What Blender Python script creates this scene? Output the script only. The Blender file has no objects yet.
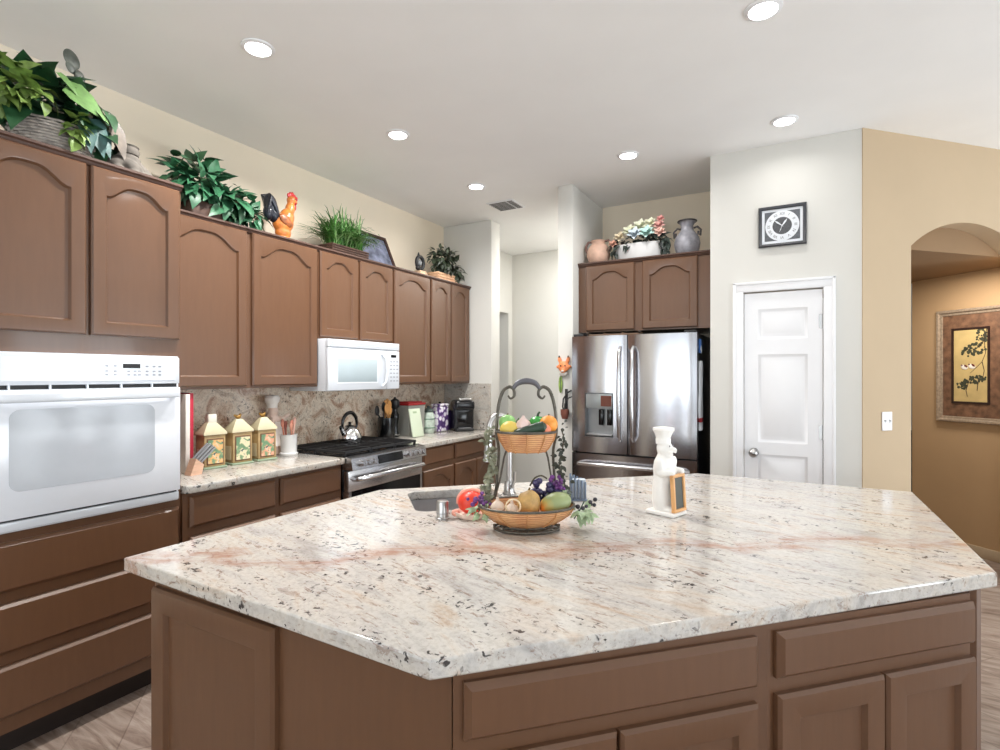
import bpy, bmesh, math, random
from mathutils import Vector, Matrix, Euler
PI = math.pi
sc = bpy.context.scene
COL = sc.collection

# ---------------------------------------------------------------- camera
cam_d = bpy.data.cameras.new('camera'); cam = bpy.data.objects.new('camera', cam_d); COL.objects.link(cam)
cam_d.sensor_width = 36; cam_d.lens = 36 * 538 / 1000; cam_d.clip_start = .05
cam_d.shift_y = .0005
cam.location = (3.19, 0, 1.446); cam.rotation_euler = (PI/2, 0, math.radians(29.3))
sc.camera = cam

# ---------------------------------------------------------------- world and view
w = bpy.data.worlds.new('world'); sc.world = w; w.use_nodes = True
bg = w.node_tree.nodes['Background']; bg.inputs[0].default_value = (.85, .93, 1, 1); bg.inputs[1].default_value = 1.0
sc.view_settings.view_transform = 'Standard'; sc.view_settings.look = 'None'
sc.view_settings.exposure = 0.33; sc.view_settings.gamma = 1; sc.view_settings.use_curve_mapping = False
sc.cycles.use_denoising = True
sc.cycles.max_bounces = 10; sc.cycles.diffuse_bounces = 6; sc.cycles.glossy_bounces = 5
sc.cycles.caustics_reflective = False; sc.cycles.caustics_refractive = False
sc.cycles.sample_clamp_indirect = 6

# ---------------------------------------------------------------- daylight through the windows, then added fill lights
def area(name, loc, rot, sx, sy, power, color=(1, 1, 1), spread=PI):
    d = bpy.data.lights.new(name, 'AREA'); d.shape = 'RECTANGLE'; d.size = sx; d.size_y = sy
    d.energy = power; d.color = color; d.spread = spread
    o = bpy.data.objects.new(name, d); COL.objects.link(o); o.location = loc; o.rotation_euler = rot
    return o
area('daylight_back', (2.2, -3.62, 1.45), (PI/2+1.15, 0, 0), 3.6, 2.1, 105, (.88, .95, 1))
area('daylight_back', (5.6, -3.62, 1.45), (PI/2+1.15, 0, 0), 1.8, 2.1, 15, (.88, .95, 1))
area('daylight_right', (7.32, 3.9, 1.15), (PI/2+.35, 0, PI/2), 1.7, 2.0, 85, (.88, .95, 1))
area('daylight_right', (7.32, 0.2, 1.25), (PI/2+.60, 0, PI/2), 2.6, 1.9, 70, (.88, .95, 1))
area('hall_fill', (1.22, 5.35, 2.93), (0, 0, 0), .4, .8, 21, (1, .98, .95))  # added fill to brighten the hall, no fixture, hidden behind the partition
area('passage_fill', (4.2, 5.1, 2.26), (0, 0, PI/4), .3, .5, 15, (1, .95, .88))  # unseen area light added to lift the passage, has no fixture

DOWN_W = (22, 22, 9, 7.5, 1.5, 4.5)   # watts of the recessed ceiling lamps

# ---------------------------------------------------------------- materials
def nodes(m):
    m.use_nodes = True
    return m.node_tree.nodes, m.node_tree.links, m.node_tree.nodes['Principled BSDF']
def srgb(r, g, b):
    f = lambda c: (c/255/12.92) if c/255 <= .04045 else ((c/255+.055)/1.055)**2.4
    return (f(r), f(g), f(b), 1)
def N(nt, t, **kw):
    n = nt.new(t)
    for k, v in kw.items():
        if hasattr(n, k) and not k.startswith('i_'): setattr(n, k, v)
    return n
def texmap(m, scale=(1, 1, 1), rot=(0, 0, 0)):
    nt, lk, _ = nodes(m)
    tc = nt.new('ShaderNodeTexCoord'); mp = nt.new('ShaderNodeMapping')
    mp.inputs['Scale'].default_value = scale; mp.inputs['Rotation'].default_value = rot
    lk.new(tc.outputs['Object'], mp.inputs['Vector'])
    return mp.outputs['Vector']
def noise(m, vec, scale, detail=4, rough=.55, dist=0):
    nt, lk, _ = nodes(m); n = nt.new('ShaderNodeTexNoise')
    n.inputs['Scale'].default_value = scale; n.inputs['Detail'].default_value = detail
    n.inputs['Roughness'].default_value = rough; n.inputs['Distortion'].default_value = dist
    lk.new(vec, n.inputs['Vector']); return n.outputs['Fac']
def ramp(m, fac, stops):
    nt, lk, _ = nodes(m); r = nt.new('ShaderNodeValToRGB')
    while len(r.color_ramp.elements) < len(stops): r.color_ramp.elements.new(.5)
    for e, (p, c) in zip(r.color_ramp.elements, stops):
        e.position = p; e.color = c if len(c) == 4 else (*c, 1)
    lk.new(fac, r.inputs['Fac']); return r.outputs['Color']
def mix(m, fac, a, b, mode='MIX'):
    nt, lk, _ = nodes(m); x = nt.new('ShaderNodeMix'); x.data_type = 'RGBA'; x.blend_type = mode
    for s, v in ((0, fac), (6, a), (7, b)):
        if hasattr(v, 'is_linked'): lk.new(v, x.inputs[s])
        else: x.inputs[s].default_value = v
    return x.outputs[2]
def math_(m, op, a, b=0.0):
    nt, lk, _ = nodes(m); x = nt.new('ShaderNodeMath'); x.operation = op
    for s, v in ((0, a), (1, b)):
        if hasattr(v, 'is_linked'): lk.new(v, x.inputs[s])
        else: x.inputs[s].default_value = v
    return x.outputs[0]
def bump(m, fac, strength=.2, dist=.002):
    nt, lk, p = nodes(m); b = nt.new('ShaderNodeBump')
    b.inputs['Strength'].default_value = strength; b.inputs['Distance'].default_value = dist
    lk.new(fac, b.inputs['Height']); lk.new(b.outputs['Normal'], p.inputs['Normal'])
MATS = {}
def mat(name, col, rough=.5, metal=0, var=.08, vscale=8, bmp=0, spec=None, coat=0, emit=None, stretch=(1, 1, 1), trans=0, alpha=1):
    if name in MATS: return MATS[name]
    m = bpy.data.materials.new(name); MATS[name] = m
    nt, lk, p = nodes(m)
    c = col if len(col) == 4 else (*col, 1)
    p.inputs['Roughness'].default_value = rough; p.inputs['Metallic'].default_value = metal
    if spec is not None: p.inputs['Specular IOR Level'].default_value = spec
    if coat: p.inputs['Coat Weight'].default_value = coat; p.inputs['Coat Roughness'].default_value = .08
    if trans: p.inputs['Transmission Weight'].default_value = trans
    if alpha < 1: p.inputs['Alpha'].default_value = alpha
    if emit: p.inputs['Emission Color'].default_value = c; p.inputs['Emission Strength'].default_value = emit
    if var or bmp:
        f = noise(m, texmap(m, stretch), vscale, 5)
        if var:
            lo = tuple(x*(1-var) for x in c[:3]); hi = tuple(min(1, x*(1+var)) for x in c[:3])
            lk.new(ramp(m, f, [(.3, lo), (.7, hi)]), p.inputs['Base Color'])
        if bmp: bump(m, f, bmp)
    if not var: p.inputs['Base Color'].default_value = c
    return m

CAB = mat('painted_cabinet_wood', srgb(101, 70, 49), .33, coat=.22, var=.05, vscale=9, bmp=.12, stretch=(6, 6, .8))
CABD = mat('cabinet_edge_dark', srgb(84, 60, 50), .45, var=.12, vscale=12)
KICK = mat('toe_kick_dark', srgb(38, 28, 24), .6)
WHITEAP = mat('white_appliance', srgb(218, 223, 230), .18, var=.01, coat=.6)
WHITEGL = mat('white_oven_glass', srgb(230, 234, 241), .08, var=.01, coat=.4)
OVWIN = mat('oven_window_grey', srgb(184, 189, 196), .12, var=.03, spec=.35)
BLACK = mat('black_gloss', srgb(14, 14, 16), .15, var=.05)
BLACKM = mat('black_matte', srgb(20, 20, 22), .5, var=.1)
IRON = mat('cast_iron', srgb(26, 26, 28), .55, var=.15, bmp=.2, vscale=60)
STEEL = mat('stainless_steel', (.60, .60, .615), .24, 1, var=.05, vscale=30, stretch=(1, 1, .03))
STEELF = mat('fridge_stainless', (.46, .455, .475), .19, 1, var=.05, vscale=3, stretch=(3, 3, .05))
STEELD = mat('dark_stainless', (.40, .40, .41), .42, 1, var=.05, vscale=30)
NICKEL = mat('brushed_nickel', (.46, .455, .45), .28, 1, var=.05)
WHITEP = mat('white_door_paint', srgb(232, 233, 236), .35, var=.012)
CEILM = mat('ceiling_paint', srgb(240, 240, 239), .9, var=.015, vscale=3, bmp=.04)
WALLW = mat('wall_pale_paint', srgb(214, 213, 208), .85, var=.015, vscale=3, bmp=.04)
WALLC = mat('wall_cream_paint', srgb(234, 222, 202), .85, var=.02, vscale=3, bmp=.04)
WALLT = mat('wall_tan_paint', srgb(186, 165, 137), .85, var=.02, vscale=3, bmp=.04)
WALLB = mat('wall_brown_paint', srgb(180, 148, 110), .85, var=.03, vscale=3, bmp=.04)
GLOW = mat('lamp_lens', (1, .98, .95), .5, var=0, emit=14)

def flowmap(m, rot, scale):
    nt, lk, _ = nodes(m)
    v = texmap(m, (1, 1, 1), rot); mp = nt.new('ShaderNodeMapping'); mp.inputs['Scale'].default_value = scale
    lk.new(v, mp.inputs['Vector']); return mp.outputs['Vector']
def granite(name, stops, freckle, dark, rot=(0, 0, math.radians(16)), vein=None, scl=1.0, dens=.575, aniso=3.6, speck=.60, dist=1.6, rgh=.66):
    m = bpy.data.materials.new(name); nt, lk, p = nodes(m)
    flow = flowmap(m, rot, (scl, aniso*scl, aniso*scl)); iso = texmap(m, (scl, scl, scl))
    c = ramp(m, noise(m, flow, 2.0, 9, rgh, dist), stops)
    # fine crystal grain
    c = mix(m, 1, c, ramp(m, noise(m, iso, 70, 5, .7, .3), [(.32, (.80, .78, .76)), (.55, (1, 1, 1))]), 'MULTIPLY')
    # freckles strung out along the flow, in drifts
    drift = ramp(m, noise(m, flow, 1.3, 4, .6, 1.0), [(.36, (.15,)*3), (.58, (1, 1, 1))])
    f1 = ramp(m, noise(m, flow, 9, 8, .74, .5), [(dens, (0, 0, 0)), (dens+.05, (1, 1, 1))])
    c = mix(m, math_(m, 'MULTIPLY', math_(m, 'MULTIPLY', f1, drift), .78), c, freckle)
    f2 = ramp(m, noise(m, flow, 21, 6, .7, .6), [(dens+.01, (0, 0, 0)), (dens+.06, (1, 1, 1))])
    c = mix(m, math_(m, 'MULTIPLY', f2, .55), c, freckle)
    # dark specks gathered in clusters
    a = ramp(m, noise(m, iso, 52, 3, .6, .5), [(speck-.02, (0, 0, 0)), (speck+.02, (1, 1, 1))])
    b = ramp(m, noise(m, flow, 2.4, 4, .62, .8), [(.50, (0, 0, 0)), (.58, (1, 1, 1))])
    c = mix(m, math_(m, 'MULTIPLY', a, math_(m, 'MULTIPLY', b, .92)), c, dark)
    if vein:
        # long rust band wandering through the stone
        tc = nt.new('ShaderNodeTexCoord'); sp = nt.new('ShaderNodeSeparateXYZ'); lk.new(tc.outputs['Object'], sp.inputs[0])
        wob = noise(m, iso, 2.6, 5, .62, .3)
        yy = math_(m, 'SUBTRACT', sp.outputs[1], math_(m, 'MULTIPLY', sp.outputs[0], vein[1]))
        d = math_(m, 'ABSOLUTE', math_(m, 'ADD', math_(m, 'SUBTRACT', yy, vein[0]), math_(m, 'MULTIPLY', math_(m, 'SUBTRACT', wob, .5), .6)))
        band = ramp(m, d, [(0, (1, 1, 1)), (.02, (.75,)*3), (.085, (0, 0, 0))])
        grain = ramp(m, noise(m, flowmap(m, (0, 0, math.radians(-33)), (1, 5, 5)), 5, 7, .72, .4), [(.36, (.1,)*3), (.58, (1, 1, 1))])
        c = mix(m, math_(m, 'MULTIPLY', math_(m, 'MULTIPLY', band, grain), .85), c, srgb(164, 116, 92))
    lk.new(c, p.inputs['Base Color'])
    p.inputs['Roughness'].default_value = .12; p.inputs['Specular IOR Level'].default_value = .5
    return m
GRAN = granite('island_granite', [(.30, srgb(168, 164, 161)), (.43, srgb(198, 194, 190)), (.55, srgb(209, 204, 197)), (.66, srgb(198, 181, 165)), (.78, srgb(176, 152, 134))], srgb(140, 116, 102), srgb(46, 42, 44), vein=(-.105, .64))
GRANC = granite('counter_granite', [(.30, srgb(156, 152, 147)), (.43, srgb(184, 180, 173)), (.56, srgb(194, 188, 180)), (.70, srgb(174, 158, 140))], srgb(136, 114, 98), srgb(48, 44, 42))
GRANB = granite('backsplash_granite', [(.26, srgb(138, 118, 106)), (.38, srgb(196, 176, 156)), (.47, srgb(238, 224, 206)), (.55, srgb(218, 196, 174)), (.63, srgb(172, 134, 112)), (.72, srgb(226, 208, 188)), (.84, srgb(160, 142, 128))], srgb(112, 86, 72), srgb(54, 46, 44), rot=(math.radians(-38), 0, 0), scl=1.35, dens=.575, aniso=2.6, speck=.62, dist=.75, rgh=.74)

def floor_mat():
    m = bpy.data.materials.new('wood_look_tile'); nt, lk, p = nodes(m)
    v = texmap(m, (1, 1, 1), (0, 0, math.radians(40)))
    br = nt.new('ShaderNodeTexBrick'); br.inputs['Scale'].default_value = 1
    br.inputs['Brick Width'].default_value = 1.2; br.inputs['Row Height'].default_value = .2
    br.inputs['Mortar Size'].default_value = .003; br.offset = .37
    br.inputs['Color1'].default_value = (1, 1, 1, 1); br.inputs['Color2'].default_value = (.86, .84, .82, 1); br.inputs['Mortar'].default_value = (.66, .62, .6, 1)
    lk.new(v, br.inputs['Vector'])
    v2 = texmap(m, (1.2, 9, 1), (0, 0, math.radians(40)))
    g = ramp(m, noise(m, v2, 2.2, 8, .65, 1.2), [(.3, srgb(104, 84, 73)), (.5, srgb(152, 135, 124)), (.7, srgb(180, 166, 155))])
    lk.new(mix(m, 1, g, br.outputs['Color'], 'MULTIPLY'), p.inputs['Base Color'])
    p.inputs['Roughness'].default_value = .38
    return m
FLOORM = floor_mat()

# ---------------------------------------------------------------- mesh helpers
class B:
    def __init__(s): s.bm = bmesh.new(); s.mi = 0
    def _add(s, verts, faces):
        vs = [s.bm.verts.new(v) for v in verts]
        for f in faces:
            try:
                fc = s.bm.faces.new([vs[i] for i in f]); fc.material_index = s.mi
            except ValueError: pass
        return vs
    def merge(s, t, M=None):
        if M is not None: bmesh.ops.transform(t, matrix=M, verts=t.verts)
        for f in t.faces: f.material_index = s.mi
        me = bpy.data.meshes.new('tmp'); t.to_mesh(me); t.free(); s.bm.from_mesh(me); bpy.data.meshes.remove(me)
        return s
    def box(s, x0, x1, y0, y1, z0, z1, bev=0, seg=2, M=None):
        t = bmesh.new(); bmesh.ops.create_cube(t, size=1)
        bmesh.ops.scale(t, vec=(x1-x0, y1-y0, z1-z0), verts=t.verts)
        bmesh.ops.translate(t, vec=((x0+x1)/2, (y0+y1)/2, (z0+z1)/2), verts=t.verts)
        if bev: bmesh.ops.bevel(t, geom=t.edges[:], offset=bev, segments=seg, affect='EDGES', profile=.5)
        return s.merge(t, M)
    def rings(s, rs, cap0=True, cap1=True):
        n = len(rs[0]); V = [[s.bm.verts.new(v) for v in r] for r in rs]
        for a, b in zip(V, V[1:]):
            for i in range(n):
                j = (i+1) % n
                try: s.bm.faces.new((a[i], a[j], b[j], b[i])).material_index = s.mi
                except ValueError: pass
        for c, r in ((cap0, V[0][::-1]), (cap1, V[-1])):
            if c:
                try: s.bm.faces.new(r).material_index = s.mi
                except ValueError: pass
        return s
    def lathe(s, prof, c=(0, 0, 0), n=28, sx=1, sy=1, cap0=True, cap1=True, M=None, wob=None):
        rs = []
        for r, z in prof:
            ring = []
            for i in range(n):
                a = 2*PI*i/n; k = wob(a, z) if wob else 1
                v = Vector((c[0]+r*k*sx*math.cos(a), c[1]+r*k*sy*math.sin(a), c[2]+z))
                ring.append(M @ v if M is not None else v)
            rs.append(ring)
        return s.rings(rs, cap0, cap1)
    def cyl(s, p0, p1, r0, r1=None, n=20):
        return s.tube([p0, p1], [r0, r0 if r1 is None else r1], n)
    def tube(s, pts, rad, n=10, closed=False, fine=0):
        P = [Vector(p) for p in pts]; k = len(P)
        if not hasattr(rad, '__len__'): rad = [rad]*k
        if fine:      # Catmull-Rom rounding of the path
            Q = []; rq = []
            for i in range(k-1):
                a, b, c, d = P[max(i-1, 0)], P[i], P[i+1], P[min(i+2, k-1)]
                for j in range(fine):
                    t = j/fine; Q.append(.5*((2*b)+(c-a)*t+(2*a-5*b+4*c-d)*t*t+(3*b-a-3*c+d)*t**3)); rq.append(rad[i]+(rad[i+1]-rad[i])*t)
            P = Q+[P[-1]]; rad = rq+[rad[-1]]; k = len(P)
        up = Vector((0, 0, 1)); rs = []; pu = None
        for i, p in enumerate(P):
            if closed: d = P[(i+1) % k]-P[i-1]
            else: d = P[min(i+1, k-1)]-P[max(i-1, 0)]
            d.normalize()
            if pu is None:
                u = d.cross(up)
                if u.length < 1e-3: u = d.cross(Vector((1, 0, 0)))
            else: u = pu - d*pu.dot(d)
            u.normalize(); pu = u; v = d.cross(u)
            rs.append([p+(u*math.cos(2*PI*j/n)+v*math.sin(2*PI*j/n))*rad[i] for j in range(n)])
        if closed: rs.append(rs[0]); return s.rings(rs, False, False)
        return s.rings(rs)
    def ball(s, c, r, rot=None, sub=3, dis=None):
        t = bmesh.new(); bmesh.ops.create_icosphere(t, subdivisions=sub, radius=1)
        if dis:
            for v in t.verts: v.co *= dis(v.co)
        rr = r if hasattr(r, '__len__') else (r, r, r)
        M = Matrix.Translation(c) @ (Euler(rot).to_matrix().to_4x4() if rot else Matrix()) @ Matrix.Diagonal((*rr, 1))
        return s.merge(t, M)
    def prism(s, poly, z0, z1, M=None):
        a = [Vector((x, y, z0)) for x, y in poly]; b = [Vector((x, y, z1)) for x, y in poly]
        if M is not None: a = [M @ v for v in a]; b = [M @ v for v in b]
        return s.rings([a, b])
    def holed(s, outer, inner, z0, z1):
        for z, flip in ((z1, False), (z0, True)):
            t = bmesh.new(); es = []
            for loop in (outer, inner):
                vs = [t.verts.new((x, y, z)) for x, y in loop]
                es += [t.edges.new((vs[i], vs[(i+1) % len(vs)])) for i in range(len(vs))]
            bmesh.ops.triangle_fill(t, edges=es, use_beauty=True)
            for f in t.faces:
                f.normal_update()
                if (f.normal.z < 0) != flip: f.normal_flip()
            s.merge(t)
        for loop in (outer, inner):
            s.rings([[Vector((x, y, z0)) for x, y in loop], [Vector((x, y, z1)) for x, y in loop]], False, False)
        bmesh.ops.remove_doubles(s.bm, verts=s.bm.verts, dist=1e-5)
        return s
    def leaf(s, p, d, nrm, L, W, fold=.25, curl=.3, heart=True):
        d = Vector(d).normalized(); nrm = Vector(nrm); nrm = (nrm - d*nrm.dot(d))
        if nrm.length < 1e-4: nrm = d.orthogonal()
        nrm.normalize(); sd = d.cross(nrm)
        out = [(0, .0), (-.04, .34), (.16, .5), (.45, .42), (.75, .2)] if heart else [(0, .02), (.15, .3), (.4, .5), (.65, .38), (.86, .16)]
        p = Vector(p); mid = []; lf = []; rt = []
        for t, wd in out:
            c = p + d*(t*L) - nrm*(curl*L*t*t)
            mid.append(c); lf.append(c+sd*wd*W+nrm*fold*wd*W); rt.append(c-sd*wd*W+nrm*fold*wd*W)
        tip = p + d*L - nrm*(curl*L)
        vs = mid+lf+rt+[tip]; n = len(out); fs = []
        for i in range(n-1): fs += [(i, i+1, n+i+1, n+i), (i+1, i, 2*n+i, 2*n+i+1)]
        fs += [(n-1, 3*n, 2*n-1), (3*n, n-1, 3*n-1)]
        s._add(vs, fs); return s
    def build(s, name, m, parent=None, loc=(0, 0, 0), rot=(0, 0, 0), smooth=38, recalc=True):
        if recalc: bmesh.ops.recalc_face_normals(s.bm, faces=s.bm.faces)
        th = math.radians(smooth)
        for f in s.bm.faces: f.smooth = smooth > 0
        for e in s.bm.edges:
            if len(e.link_faces) != 2: e.smooth = False
            else:
                try: e.smooth = e.calc_face_angle() < th
                except ValueError: pass
        me = bpy.data.meshes.new(name); s.bm.to_mesh(me); s.bm.free()
        for x in (m if isinstance(m, (list, tuple)) else [m]): me.materials.append(x)
        o = bpy.data.objects.new(name, me); COL.objects.link(o); o.location = loc; o.rotation_euler = rot
        if parent: o.parent = parent
        return o
def tag(o, label=None, cat=None, group=None, kind=None):
    if label: o['label'] = label
    if cat: o['category'] = cat
    if group: o['group'] = group
    if kind: o['kind'] = kind
    return o
def thing(name, label, cat, loc=(0, 0, 0), rz=0, group=None):
    o = bpy.data.objects.new(name, None); COL.objects.link(o); o.empty_display_size = .1
    o.location = loc; o.rotation_euler = (0, 0, rz); return tag(o, label, cat, group)
def struct(name, b, m, label=None, **kw):
    o = b.build(name, m, **kw); tag(o, label, kind='structure'); return o
def remesh(o, v, smooth=4):
    r = o.modifiers.new('remesh', 'REMESH'); r.mode = 'VOXEL'; r.voxel_size = v; r.use_smooth_shade = True
    s = o.modifiers.new('smooth', 'SMOOTH'); s.iterations = smooth; s.factor = .5
    return o
def copy_tree(o, parent=None):
    c = o.copy(); COL.objects.link(c)
    if parent: c.parent = parent
    for ch in o.children: copy_tree(ch, c)
    return c

# ================================================================ the room shell
CH = 2.96
q = math.sqrt(.5)
struct('floor', B().box(-2.2, 7.6, -3.9, 8.6, -.1, 0), FLOORM)
struct('ceiling', B().box(-2.2, 7.6, -3.9, 8.6, CH, CH+.1), CEILM)
def holewall(name, along, pos, th, a0, a1, holes, m, z1=CH):
    # wall along x or y, with rectangular openings (a, b, zlo, zhi)
    b = B()
    def put(u0, u1, z0, zz):
        if u1-u0 < 1e-4 or zz-z0 < 1e-4: return
        if along == 'y': b.box(pos, pos+th, u0, u1, z0, zz)
        else: b.box(u0, u1, pos, pos+th, z0, zz)
    u = a0
    for h0, h1, zl, zh in sorted(holes):
        put(u, h0, 0, z1); put(h0, h1, 0, zl); put(h0, h1, zh, z1); u = h1
    put(u, a1, 0, z1)
    return struct(name, b, m)
holewall('wall_left', 'y', -.12, .12, -3.5, 4.51, [], WALLC)
holewall('wall_back', 'x', -3.62, .12, -.12, 7.3, [(.4, 4.0, .4, 2.5), (4.7, 6.5, .4, 2.5)], WALLW)
holewall('wall_right', 'y', 7.2, .12, -3.5, 5.6, [(3.05, 4.75, .15, 2.15), (-1.1, 1.5, .3, 2.2)], WALLW)
def window(name, along, pos, a0, a1, z0, z1):
    t = thing(name, None, None); del_ = [k for k in t.keys()]
    t['kind'] = 'structure'
    b = B(); f = .05
    n = max(2, round((a1-a0)/1.0))
    def put(u0, u1, zz0, zz1, d=.05):
        if along == 'y': b.box(pos-d/2, pos+d/2, u0, u1, zz0, zz1)
        else: b.box(u0, u1, pos-d/2, pos+d/2, zz0, zz1)
    put(a0, a1, z0, z0+f); put(a0, a1, z1-f, z1); put(a0, a0+f, z0+f, z1-f); put(a1-f, a1, z0+f, z1-f)
    for i in range(1, n): x = a0+(a1-a0)*i/n; put(x-f/2, x+f/2, z0+f, z1-f)
    b.build('window_frame', WHITEP, t)
window('window_1', 'x', -3.52, .4, 4.0, .4, 2.5); window('window_2', 'x', -3.52, 4.7, 6.5, .4, 2.5)
window('window_3', 'y', 7.24, 3.05, 4.75, .15, 2.15); window('window_4', 'y', 7.24, -1.1, 1.5, .3, 2.2)

# return wall at the end of the run and the hall behind it
struct('wall_return', B().box(-.12, .565, 4.51, 4.68, 0, CH, .012), WALLW)
holewall('wall_hall', 'y', -.12, .12, 4.68, 6.0, [(4.85, 5.9, 0, 2.22)], WALLW)
struct('wall_hall_end', B().box(-.12, 2.75, 6.0, 6.12, 0, CH), WALLW)
struct('wall_hall_room', B().box(-1.6, -1.5, 4.4, 6.6, 0, CH).box(-1.5, -.12, 6.5, 6.6, 0, CH), WALLW)
struct('baseboard_hall', B().box(0, 1.48, 5.985, 6.0, 0, .09, .003), WHITEP)
struct('wall_partition', B().box(1.485, 1.617, 3.98, 6.0, 0, CH, .01), WALLW)
struct('wall_nook', B().box(1.617, 2.64, 4.70, 4.82, 0, CH), WALLC)
struct('wall_pantry_side', B().box(2.638, 2.75, 4.08, 4.82, 0, CH), WALLW)
# pantry front wall with its doorway (slab 2.857-3.30 and jambs)
DX0, DX1, DZ = 2.845, 3.312, 2.005
b = B()
b.prism([(2.638, 0), (DX0, 0), (DX0, DZ), (DX1, DZ), (DX1, 0), (3.516, 0), (3.516, CH), (2.638, CH)], -4.08, -3.955, M=Matrix.Rotation(PI/2, 4, 'X'))
struct('wall_pantry', b, WALLW)

# diagonal wall with the arched opening. local x runs along (1,1), local y to the back
Cd = Vector((3.515, 3.95, 0)); Md = Matrix.Translation(Cd) @ Matrix.Rotation(PI/4, 4, 'Z')
s0, s1 = .389, 1.42; zs, zt = 2.265, 2.447
arch = []
na = 20
hw = (s1-s0)/2; rise = zt-zs; R = (hw*hw+rise*rise)/(2*rise); a_ = math.asin(hw/R)
for i in range(na+1):
    t = -a_+2*a_*i/na; arch.append((s0+hw+R*math.sin(t), zt-R+R*math.cos(t)))
poly = [(0, 0), (s0, 0)] + arch + [(s1, 0), (2.35, 0), (2.35, CH), (0, CH)]
b = B()
# split into columns so that every cap is convex
def col(x0, x1, z0a, z0b):
    v = [Vector((x0, y, z)) for y in (0, .13) for z in (z0a, CH)] + [Vector((x1, y, z)) for y in (0, .13) for z in (z0b, CH)]
    v = [Md @ p for p in v]
    b._add(v, [(0, 1, 5, 4), (2, 6, 7, 3), (0, 4, 6, 2), (1, 3, 7, 5), (0, 2, 3, 1), (4, 5, 7, 6)])
col(0, s0, 0, 0); col(s1, 2.35, 0, 0)
for (xa, za), (xb, zb) in zip(arch, arch[1:]): col(xa, xb, za, zb)
struct('wall_arch', b, WALLT, smooth=0)
# passage behind the arch: wall with the picture, far wall, low ceiling
Pw = Vector((4.522, 5.505, 0)); Mp = Matrix.Translation(Pw) @ Matrix.Rotation(-PI/4, 4, 'Z')   # local x along (1,-1), +y away
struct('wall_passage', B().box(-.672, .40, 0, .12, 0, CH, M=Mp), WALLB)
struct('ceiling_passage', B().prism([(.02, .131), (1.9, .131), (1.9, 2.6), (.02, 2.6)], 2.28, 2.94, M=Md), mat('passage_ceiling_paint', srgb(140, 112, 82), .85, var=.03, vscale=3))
struct('wall_passage_end', B().box(2.75, 6.9, 8.3, 8.42, 0, CH), WALLW)
struct('wall_passage_left', B().box(2.64, 2.75, 4.82, 8.3, 0, CH), WALLT)
struct('baseboard_passage', B().box(-.672, .38, -.014, 0, 0, .085, .003, M=Mp), WALLT)
struct('wall_far', B().box(5.17, 7.3, 5.6, 5.72, 0, CH), WALLW)
struct('baseboard_pantry', B().box(2.638, DX0-.07, 3.94, 3.955, 0, .09, .003).box(DX1+.07, 3.51, 3.94, 3.955, 0, .09, .003), WHITEP)

# pantry door: casing is trim, slab has three raised panels
def casing():
    b = B(); wv = .062
    for (x0, x1, z0, z1) in ((DX0-wv, DX0+.004, 0, DZ+.0), (DX1-.004, DX1+wv, 0, DZ+.0), (DX0-wv, DX1+wv, DZ-.004, DZ+wv)):
        b.box(x0, x1, 3.937, 3.958, z0, z1, .006)
    for (x0, x1, z0, z1) in ((DX0-wv, DX0-wv+.018, 0, DZ+wv), (DX1+wv-.018, DX1+wv, 0, DZ+wv), (DX0-wv, DX1+wv, DZ+wv-.018, DZ+wv)):
        b.box(x0, x1, 3.930, 3.945, z0, z1, .005)
    return b
struct('trim_1', casing(), WHITEP)
dt = thing('door_1', None, None, (DX0+.008, 3.958, 0)); dt['kind'] = 'structure'
dw, dh = DX1-DX0-.016, DZ-.012
def rect(x0, x1, z0, z1, y): return [Vector((x0, y, z0)), Vector((x1, y, z0)), Vector((x1, y, z1)), Vector((x0, y, z1))]
b = B()
pans = [(1.685, 1.885), (1.005, 1.585), (.20, .925)]
px0, px1 = .082, dw-.082
zz = [.012, .20, .925, 1.005, 1.585, 1.685, 1.885, dh]
b.box(0, px0, 0, .035, .012, dh); b.box(px1, dw, 0, .035, .012, dh)
for k in range(0, 8, 2): b.box(px0, px1, 0, .035, zz[k], zz[k+1])
for z0, z1 in pans:
    I = lambda d, y: rect(px0+d, px1-d, z0+d, z1-d, y)
    b.rings([I(0, 0), I(.012, .010), I(.022, .010), I(.045, .002)], False, True)
b.build('door_slab', WHITEP, dt, recalc=False)
b = B(); b.cyl((.058, -.0002, .935), (.058, -.008, .935), .03); b.cyl((.058, -.008, .935), (.058, -.035, .935), .011)
b.ball((.058, -.055, .935), (.029, .026, .029)); b.build('door_knob', NICKEL, dt)
for z in (1.79, 1.085, .25):
    b = B(); b.cyl((dw+.004, -.004, z-.045), (dw+.004, -.004, z+.045), .006, n=10); b.box(dw-.02, dw+.008, -.002, .001, z-.045, z+.045); b.build('hinge', NICKEL, dt)
tag(dt, 'white panelled pantry door with round nickel knob')

# ================================================================ cabinets
def door_mesh(w_, h, arch=True, t=.02, rail=.052, rise=.06, K=18):
    b = B(); rise = min(rise, (w_-2*rail)*.22)
    us = [-1+2*i/K for i in range(K+1)]
    def f(u):
        t = max(0, 1-abs(u)/.93); t = t*t*(3-2*t)
        return math.sin(PI/2*t)**.8 if t > 0 else 0
    def outer(d, y):
        r = [Vector((d, y, d)), Vector((w_-d, y, d))]
        for u in us[::-1]: r.append(Vector((w_/2+u*(w_/2-d), y, h-d)))
        return r
    def inner(d, y):
        hw_ = w_/2-rail-d; r = [Vector((rail+d, y, rail+d)), Vector((w_-rail-d, y, rail+d))]
        for u in us[::-1]:
            z = h-rail-d-(rise*(1-f(u)) if arch else 0)
            r.append(Vector((w_/2+u*hw_, y, z)))
        return r
    b.rings([outer(0, 0), outer(0, -t+.008), outer(.007, -t), inner(0, -t), inner(.003, -t+.001), inner(.010, -t+.013), inner(.030, -t+.0135)])
    return b
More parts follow.
